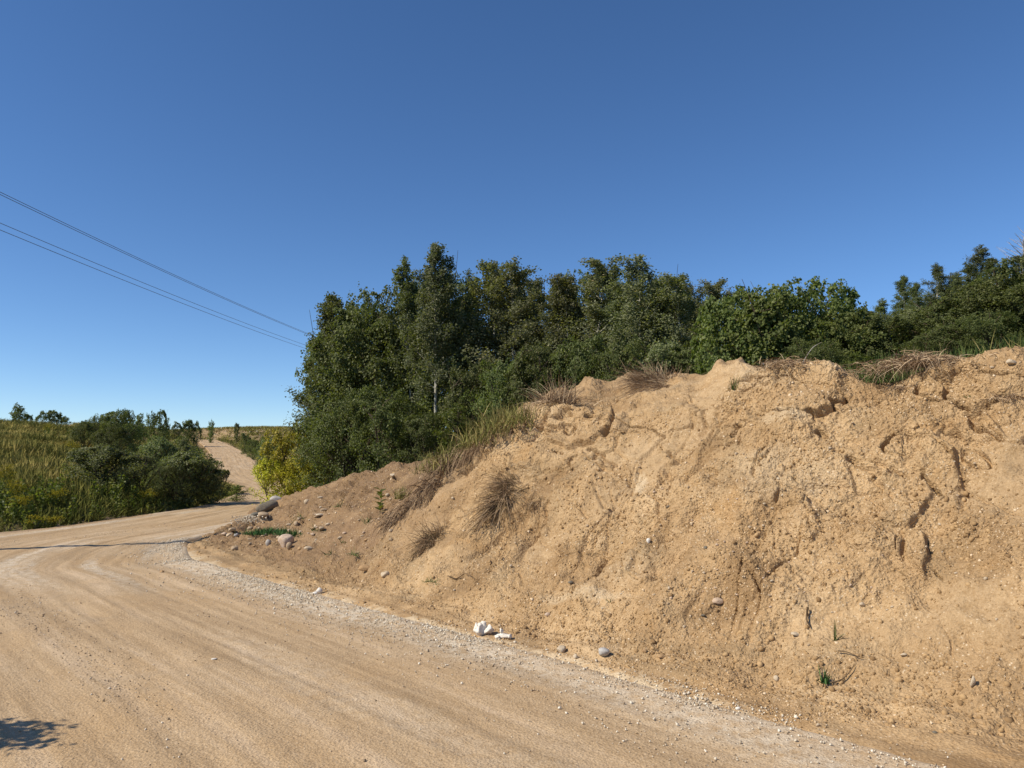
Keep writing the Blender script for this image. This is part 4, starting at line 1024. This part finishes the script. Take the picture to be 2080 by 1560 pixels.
for px, Y, top, k, lab in [(706, 28, 640, 'elm0', 'tree showing behind the spiky left aspen'), (712, 28, 618, 'aspen1', 'aspen tip showing above the round dark tree at left'), (735, 27.5, 615, 'elm1', 'tree showing between the two round dark trees at left'), (815, 27, 575, 'poplar0', 'tree showing between the round dark tree and the tall slender aspen'),
                           (870, 26.5, 560, 'poplar1', 'tree showing between the two tallest aspens'), (915, 26, 565, 'elm1', 'tree showing behind the aspen right of the tallest'), (965, 25.5, 560, 'aspen0', 'tree showing left of the twin-peaked poplar'), (1025, 25, 565, 'elm0', 'tree showing behind the twin-peaked poplar'),
                           (1075, 24.5, 565, 'poplar2', 'tree filling the gap left of the narrow aspen'), (1130, 24.5, 580, 'poplar0', 'tree filling the gap right of the narrow aspen'), (1180, 24, 570, 'elm1', 'tree behind the broad speckled poplar'), (1235, 23.5, 565, 'poplar1', 'tree filling the gap right of the broad speckled poplar'),
                           (1270, 23, 575, 'elm0', 'tree behind the round-topped poplar'), (1325, 22.5, 570, 'poplar0', 'tree right of the round-topped poplar in the back'), (1365, 22.5, 585, 'elm1', 'tree behind the olive poplar'), (1420, 22, 585, 'poplar2', 'tree filling the gap right of the olive poplar'), (1490, 21, 600, 'poplar1', 'tree behind the left bright maple'),
                           (1540, 20, 615, 'poplar0', 'tree behind the middle bright maple'), (1615, 19, 610, 'elm1', 'tree behind the right bright maple'), (1770, 20, 632, 'poplar2', 'tree behind the dense dark shrub at the crest notch'), (1730, 21, 640, 'elm0', 'tree behind the dark green shrub right of the maples'), (1870, 24, 610, 'elm0', 'tree behind the pale aspens near the right edge'),
                           (1930, 22, 590, 'poplar0', 'tree behind the dark shrubs left of the biggest right shrub'), (2030, 23, 570, 'elm1', 'tree behind the biggest right shrub')]:
    plant(k, px, Y, top, lab, 'aspen_tree' if k[0] == 'a' else 'poplar_tree' if k[0] == 'p' else 'elm_tree', 'tree', 170 if k[0] == 'e' else 135, 'trees in the back row of the stand')
S = [('shrub0', 672, 23.6, 850, 'dark shrub behind the yellow bush at the foot of the stand', 120), ('shrub1', 712, 22.6, 800, 'dark leafy shrub above the left part of the brown heap', 140), ('shrub2', 790, 21.6, 790, 'dark leafy shrub above the rim of the brown heap', 140),
     ('shrub0', 862, 20.8, 840, 'dark shrub left of the pale bare trunk', 90), ('sapling0', 925, 19.0, 820, 'light green sapling at the foot of the pale bare trunk', 80), ('shrub1', 962, 20.4, 735, 'dark shrub right of the pale bare trunk', 110),
     ('shrub2', 1030, 19.4, 725, 'dark shrub behind the tall ripe grass', 130), ('shrub0', 1100, 18.8, 705, 'dark shrub behind the wispy brown clump', 130), ('shrub1', 1180, 18.2, 690, 'dark shrub behind the round soil clod', 140),
     ('shrub2', 1262, 17.6, 690, 'dark shrub left of the large drooping straw clump', 140), ('willow0', 1340, 17, 700, 'greyish shrub behind the large drooping straw clump', 130), ('shrub0', 1405, 16.6, 700, 'dark shrub left of the lowest dip in the crest', 120),
     ('shrub1', 1465, 16.2, 715, 'low dark shrub left of the maple clump with light behind it', 90),
     ('maple1', 1720, 14, 628, 'dark green shrub right of the maple clump', 150), ('shrub2', 1780, 13.6, 650, 'dense dark shrub behind the crest notch', 150), ('willow2', 1850, 14, 630, 'grey-green shrub behind the long straw heap', 140),
     ('shrub0', 1925, 13.2, 612, 'dense dark shrub left of the biggest right shrub', 150), ('shrub1', 1995, 12.8, 574, 'biggest dark shrub on the right rise', 180), ('shrub2', 2070, 12.6, 540, 'dark shrub cut off by the right edge', 190), ('shrub1', 1650, 12.8, 690, 'low dark shrub just behind the highest crest block', 120),
     ('shrub2', 2140, 12, 560, 'dark shrub beyond the right edge of the picture', 200), ('shrub0', 1905, 11.4, 668, 'low leafy shrub right behind the long straw heap', 110), ('shrub2', 2000, 11.2, 640, 'low leafy shrub just behind the right crest', 120), ('sapling0', 1745, 11.6, 715, 'small leafy sapling in front of the dense dark shrub', 50)]
for k, px, Y, top, lab, w in S:
    nm = 'maple_shrub' if k[0] == 'm' else 'willow_shrub' if k[0] == 'w' else 'sapling' if k[:2] == 'sa' else 'leafy_shrub'
    plant(k, px, Y, top, lab, nm, 'shrub', w * 1.2, 'shrubs under the dense stand')
L = [('yellow0', 592, 25, 868, 'tall yellow-green bush at the left end of the stand', 110), ('yellow1', 556, 24.6, 930, 'lower yellowing bush leaning over the road', 90), ('yellow0', 618, 24.2, 925, 'yellow-green bush at the base of the dark trees', 90),
     ('willow0', 218, 24.6, 908, 'big grey-green willow bush in front on the left hillside', 150), ('willow1', 290, 25.4, 922, 'dark willow bush right of the big grey-green one', 90), ('willow2', 384, 27.2, 916, 'large leafy bush beside the road on the left', 120),
     ('willow0', 428, 28, 944, 'leafy bush overhanging the left side of the road', 72), ('willow1', 345, 26.6, 945, 'bush between the willow bushes and the road-side bush', 90), ('sapling0', 482, 29.5, 985, 'small bright green shrub at the road bend', 50),
     ('willow2', 322, 33, 888, 'upright leafy bush behind the willow bushes', 70), ('willow0', 372, 34, 892, 'upright bush left of the road crest', 66),
     ('shrub1', 172, 40, 856, 'leftmost shrub of the dark group on the hill', 60), ('shrub2', 206, 42, 842, 'slim tree in the dark group on the hill', 50), ('shrub0', 244, 41, 834, 'tallest round tree of the dark group on the hill', 80),
     ('shrub1', 226, 38, 862, 'low dark shrub in front of the hill group', 70), ('shrub2', 274, 43, 862, 'dark shrub at the right of the hill group', 60),
     ('far0', 268, 78, 846, 'first tree of the far row above the dark hill group', 26), ('far1', 288, 80, 841, 'second tree of the far row above the dark hill group', 26), ('far0', 308, 82, 837, 'pointed tree in the far row on the plateau', 24), ('far2', 327, 82, 834, 'tallest tree of the far row on the plateau', 26), ('far1', 341, 84, 850, 'last tree at the right of the far row', 20),
     ('far1', 358, 110, 857, 'left bush of the low far clump left of the road crest', 22), ('far2', 378, 112, 853, 'middle bush of the low far clump left of the road crest', 30), ('far1', 398, 112, 857, 'right bush of the low far clump left of the road crest', 26),
     ('far0', 430, 125, 854, 'lone little tree on the skyline above the road crest', 16), ('far2', 482, 130, 860, 'tiny bush on the skyline right of the lone tree', 14),
     ('far0', 40, 140, 822, 'tallest tree on the left skyline', 46), ('far2', 60, 142, 842, 'low tree right of the tallest skyline tree', 24), ('far1', 90, 135, 836, 'left tree of the skyline pair on the hill', 34), ('far2', 114, 136, 834, 'middle tree of the skyline group on the hill', 36), ('far1', 134, 136, 846, 'small right tree of the skyline group on the hill', 22),
     ('shrub2', 499, 95, 880, 'dark bush on the right verge of the far road', 26), ('shrub0', 514, 88, 894, 'lower bush on the right verge of the far road', 30), ('shrub1', 542, 62, 888, 'bush between the far road and the yellow bush', 50), ('willow0', 556, 52, 892, 'bush just left of the tall yellow-green bush', 60), ('shrub2', 548, 60, 915, 'low green bush on the far road verge', 36)]
for k, px, Y, top, lab, w in L:
    far = k.startswith('far')
    plant(k, px, Y, top, lab, 'skyline_tree' if far else 'yellow_bush' if k[0] == 'y' else 'willow_bush' if k[0] == 'w' else 'leafy_shrub', 'tree' if far or 'tree' in lab else 'bush', w, 'far trees on the skyline' if far else 'bushes beside the road and on the hillside')
e = plant('sapling0', -880, 3.8, 838, 'leafy sapling beyond the left edge casting its shadow on the road', 'sapling', 'sapling', 480)

# milkweed on the heap
P0, _ = pick(772, 1050)
V1 = tube(np.array([[0, 0, 0], [.0, 0, .15], [.02, 0, .30], [.0, 0, .42]]), .006, .003)
rgm = np.random.default_rng(3); ap = np.array([[0, 0, .06 + .03 * i] for i in range(12)]); an = np.arange(12) * 2.6
outm = np.stack([np.cos(an), np.sin(an), .5 + 0 * an], -1)
yv = unit(outm); zv = unit(np.array([0, 0, 1.0]) - yv * .4); xv = unit(np.cross(yv, zv)); zv = np.cross(xv, yv)
V, Fa, r = scatter([LEAF], ap, np.stack([xv, yv, zv], -1), np.full(12, .13), rgm)
e = bpy.data.objects.new('broadleaf_weed', None); COL.objects.link(e); e.location = tuple(P0); e['label'] = 'single broad-leaved green weed on the brown heap beside the hanging turf'; e['category'] = 'weed'
add('stem', mesh_np('stem', *V1, M['weed'], {'rnd': np.full(len(V1[0]), .6)}), e); add('foliage', mesh_np('foliage', V, Fa, M['weed'], {'rnd': r}), e)

# ------------------------------------------------------------------ hillside meadow and roadside weeds
n = 150000
x = rg.uniform(-62, -8, n); y = rg.uniform(15, 80, n)
pxs, pys, dp = proj(X3(x, y, gz(x, y)))
road_d = np.full(n, 99.0)
for a in range(0, n, 15000):
    s_ = slice(a, a + 15000); dq = np.sqrt((x[s_, None] - rsub[None, :, 0]) ** 2 + (y[s_, None] - rsub[None, :, 1]) ** 2); kq = dq.argmin(1)
    road_d[s_] = dq[np.arange(len(kq)), kq] - rsub[kq, 2]
ok = (road_d > .45) & (pxs > -120) & (pxs < 700) & (rg.random(n) < np.clip(24 / y, 0, 1) ** 1.4)
hx, hy, hd = x[ok], y[ok], road_d[ok]
hp = X3(hx, hy, gz(hx, hy))
def tuft_tmpl(seed, nb=7):
    rg = np.random.default_rng(seed); Vs, Fs = [], []
    for i in range(nb):
        a = rg.uniform(0, 6.28); b = rg.normal(size=2) * .12; lean = rg.normal(size=2) * .22; h = rg.uniform(.5, 1); w = rg.uniform(.018, .035)
        Vs.append([[b[0] - math.cos(a) * w, b[1] - math.sin(a) * w, 0], [b[0] + math.cos(a) * w, b[1] + math.sin(a) * w, 0], [b[0] + lean[0], b[1] + lean[1], h]]); Fs.append([3 * i, 3 * i + 1, 3 * i + 2])
    return np.array(Vs).reshape(-1, 3), np.array(Fs)
TT_ = [tuft_tmpl(i) for i in range(6)]
tone = np.clip(.5 + .55 * fbm(hp * .28, 3, 501) + .35 * fbm(hp * 1.3, 2, 502) + rg.normal(size=len(hp)) * .16 - .35 * (1 - sstep(1.0, 6.0, hd)), 0, 1)
sz = (.30 + .32 * rg.random(len(hp))) * (.8 + .5 * fbm(hp * .5, 2, 503)) * (.5 + .5 * sstep(.4, 2.0, hd))
V, Fa, r = scatter(TT_, hp, rotz(rg.uniform(0, 6.28, len(hp))), np.stack([np.full(len(hp), .9) * np.clip(hp[:, 1] / 26, .6, 1.6), np.full(len(hp), .9) * np.clip(hp[:, 1] / 26, .6, 1.6), sz], -1), rg, tone)
add('meadow_grass', mesh_np('meadow_grass', V, Fa, M['hillgrass'], {'rnd': r}), kind='stuff', label='dry olive meadow grass covering the left hillside', category='grass')
def weed_tmpl(seed, nl=34):
    rg = np.random.default_rng(seed); h = rg.random(nl) ** .8; an = rg.uniform(0, 6.28, nl)
    P = np.stack([rg.normal(size=nl) * .05, rg.normal(size=nl) * .05, h], -1); o = np.stack([np.cos(an), np.sin(an), .3 + 0 * an], -1)
    V, Fa, _ = leaves(P, o, .15, rg, LEAF, .2)
    return V, Fa
WT = [weed_tmpl(i) for i in range(5)]
wm = (hd > .5) & (hd < 3.4) & (hy < 34) & (rg.random(len(hp)) < .16 * (1.7 - hd / 3.4) * (.3 + 1.2 * sstep(-.15, .2, fbm(hp * .6, 2, 511))))
wp = hp[wm]
wsz = (.30 + .38 * rg.random(len(wp))) * (.55 + .45 * sstep(.5, 1.6, hd[wm]))
V, Fa, r = scatter(WT, wp, rotz(rg.uniform(0, 6.28, len(wp))), wsz, rg)
add('roadside_weeds', mesh_np('roadside_weeds', V, Fa, M['weed'], {'rnd': r}), kind='stuff', label='tangle of green weeds along the foot of the left hillside', category='weeds')
# low grass under the stand
x = rg.uniform(-8, 14, 16000); y = rg.uniform(9.5, 30, 16000)
lp = X3(x, y, gz(x, y)); qx, qy, _ = proj(lp)
inb = np.sqrt(((lp[:, None, :2] - bs[None, ::2, :2]) ** 2).sum(-1)).min(1) > .6
rd2 = (np.sqrt(((lp[:, None, :2] - rsub[None, :, :2]) ** 2).sum(-1)).min(1) > 3.6) & (qx > 620)
lp = lp[inb & rd2]
V, Fa, r = scatter(TT_, lp, rotz(rg.uniform(0, 6.28, len(lp))), np.stack([np.full(len(lp), .5), np.full(len(lp), .5), .2 + .35 * rg.random(len(lp))], -1), rg)
add('undergrowth_grass', mesh_np('undergrowth_grass', V, Fa, M['greengrass'], {'rnd': r}), kind='stuff', label='grass growing on the ground under the stand of trees', category='grass')
# goldenrod plants that stand out
def goldenrod(px, Y, h, label):
    d = ray(px, 900); X = d[0] * Y / d[1]; z = gz1(X, Y); rgx = np.random.default_rng(int(px * 3 + Y))
    e = bpy.data.objects.new('goldenrod', None); COL.objects.link(e); e.location = (float(X), float(Y), z); e['label'] = label; e['category'] = 'goldenrod'; e['group'] = 'yellow goldenrod plants on the left slope'
    st, fp, lpz = [], [], []
    for i in range(9):
        b = rgx.normal(size=2) * .11; t = b + rgx.normal(size=2) * .07; hh = h * rgx.uniform(.75, 1.05)
        st.append(tube(np.array([[b[0], b[1], 0], [(b[0] + t[0]) / 2, (b[1] + t[1]) / 2, hh * .5], [t[0], t[1], hh]]), .006, .003, 3))
        fp.append(np.stack([t[0] + rgx.normal(size=45) * .06, t[1] + rgx.normal(size=45) * .06, hh - rgx.random(45) * h * .25], -1))
        q = rgx.random((26, 1)) * .8
        lpz.append(np.array([b[0], b[1], 0]) * (1 - q) + np.array([t[0], t[1], hh]) * q)
    Vs, Fs = join(st); add('stem', mesh_np('stem', Vs, Fs, M['weed'], {'rnd': np.full(len(Vs), .5)}), e)
    fp = np.concatenate(fp); V, Fa, r = scatter(OCTS, fp, rand_rot(len(fp), rgx), np.full(len(fp), .015), rgx); add('flower_head', mesh_np('flower_head', V, Fa, M['goldenrod'], {'rnd': r}), e, kind='stuff')
    lq = np.concatenate(lpz); V, Fa, r = leaves(lq, rgx.normal(size=lq.shape), .10, rgx, NARROW, .1); add('foliage', mesh_np('foliage', V, Fa, M['weed'], {'rnd': r}), e)
for px, Y, h, lab in [(8, 20.5, 1.0, 'tall goldenrod clump at the left edge of the picture'), (28, 19.6, .8, 'goldenrod clump just right of the tall one at the left edge'), (150, 30, .9, 'bright goldenrod clump alone in the dry grass left of the willow'), (172, 29, .7, 'goldenrod right of the bright lone clump'),
                      (50, 18.6, .6, 'low goldenrod among the weeds near the road at far left'), (120, 20.5, .6, 'goldenrod among the weeds below the dry slope'), (300, 24.0, .55, 'goldenrod in front of the dark willow bush'), (96, 46, .9, 'goldenrod high on the dry hill near the skyline trees'), (95, 18.1, .35, 'tiny goldenrod at the edge of the road')]:
    goldenrod(px, Y, h, lab)
# pale stones on the far plateau
x = rg.uniform(-75, -40, 320); y = rg.uniform(140, 168, 320); z = gz(x, y)
qx, qy, _ = proj(X3(x, y, z)); m = (qx > 270) & (qx < 620)
P = X3(x, y, z)[m]; sc = rg.uniform(.06, .24, len(P))
V, Fa, r = scatter(CRUMB, P, rotz(rg.uniform(0, 6, len(P))), sc, rg)
add('plateau_rubble', mesh_np('plateau_rubble', V, Fa, M['chalkgravel'], {'rnd': r}), kind='stuff', label='pale rubble strewn over the far plateau', category='rubble')
ax_, ay_ = rg.uniform(-90, -25, 20000), rg.uniform(62, 178, 20000); P2 = X3(ax_, ay_, gz(ax_, ay_)); qx, _, _ = proj(P2); P2 = P2[(qx > 150) & (qx < 700)]
okf = np.sqrt(((P2[:, None, :2] - rsub[None, ::2, :2]) ** 2).sum(-1)).min(1) > 3.2
P2 = P2[okf]; V, Fa, r = scatter(TT_, P2, rotz(rg.uniform(0, 6, len(P2))), np.stack([np.full(len(P2), 2.2), np.full(len(P2), 2.2), rg.uniform(.25, .6, len(P2))], -1), rg, np.clip(rg.normal(size=len(P2)) * .15 + .38 + .4 * fbm(P2 * .1, 2, 504), 0, 1))
add('plateau_grass', mesh_np('plateau_grass', V, Fa, M['hillgrass'], {'rnd': r}), kind='stuff', label='rough grass on the far plateau beside the road', category='grass')

# ------------------------------------------------------------------ power line
LX = lambda Y, off: -14.2 + .064 * (Y - 21.4) + off
def on_line(px, py, off):
    d = ray(px, py); k = d[0] / d[1]
    Y = (-14.2 - .064 * 21.4 + off) / (k - .064)
    return Y, CAM_H + d[2] * Y / d[1]
YP0, YP1 = 11.2, 74.0
ends = []
for (p0, p1, off, lab) in [((0, 390), (600, 667), .0, 'uppermost overhead wire crossing the sky at left'), ((0, 395), (600, 669), .35, 'overhead wire running just under the uppermost one'),
                           ((0, 453), (612, 698), -.25, 'upper wire of the lower pair crossing the sky'), ((0, 467), (615, 706), .25, 'lowest overhead wire crossing the sky at left')]:
    (ya, za), (yb, zb) = on_line(*p0, off), on_line(*p1, off)
    Y = np.linspace(YP0, YP1, 40); z = za + (zb - za) * (Y - ya) / (yb - ya) + .0007 * (Y - ya) * (Y - yb)
    Q = X3(LX(Y, off), Y, z)
    o = add('overhead_wire', mesh_np('overhead_wire', *tube(Q, .009, .009, 5), M['wire']), label=lab, category='wire', group='overhead wires of the power line')
    ends.append((off, Q[0], Q[-1]))
def pole(Y, which, label):
    X = LX(Y, 0.0); z0 = gz1(X, Y); tips_ = [e_[1 + which] for e_ in ends]; top = max(t[2] for t in tips_) + .25
    e = bpy.data.objects.new('utility_pole', None); COL.objects.link(e); e.location = (X, Y + (-.12 if which == 0 else .12), z0); e['label'] = label; e['category'] = 'utility pole'; e['group'] = 'poles of the power line'
    add('post', mesh_np('post', *tube(np.array([[0, 0, -.3], [0, 0, (top - z0) * .5], [0, 0, top - z0]]), .15, .10, 10), M['polewood'], smooth=True), e)
    for hz in sorted({round(np.mean([t[2] for t in tips_[:2]]), 3), round(np.mean([t[2] for t in tips_[2:]]), 3)}):
        add('crossarm', mesh_np('crossarm', *tube(np.array([[-.6, 0, hz - z0 - .14], [0, 0, hz - z0 - .14], [.6, 0, hz - z0 - .14]]), .05, .05, 4), M['polewood']), e)
    for t in tips_:
        add('insulator', mesh_np('insulator', *tube(np.array([[t[0] - X, t[1] - e.location[1], t[2] - z0 - .16], [t[0] - X, t[1] - e.location[1], t[2] - z0 - .06], [t[0] - X, t[1] - e.location[1], t[2] - z0]]), .035, .025, 8), M['porcelain'], smooth=True), e)
pole(YP0, 0, 'wooden utility pole beyond the left edge casting the long thin shadow on the road')
pole(YP1, 1, 'far wooden utility pole hidden behind the stand of trees')
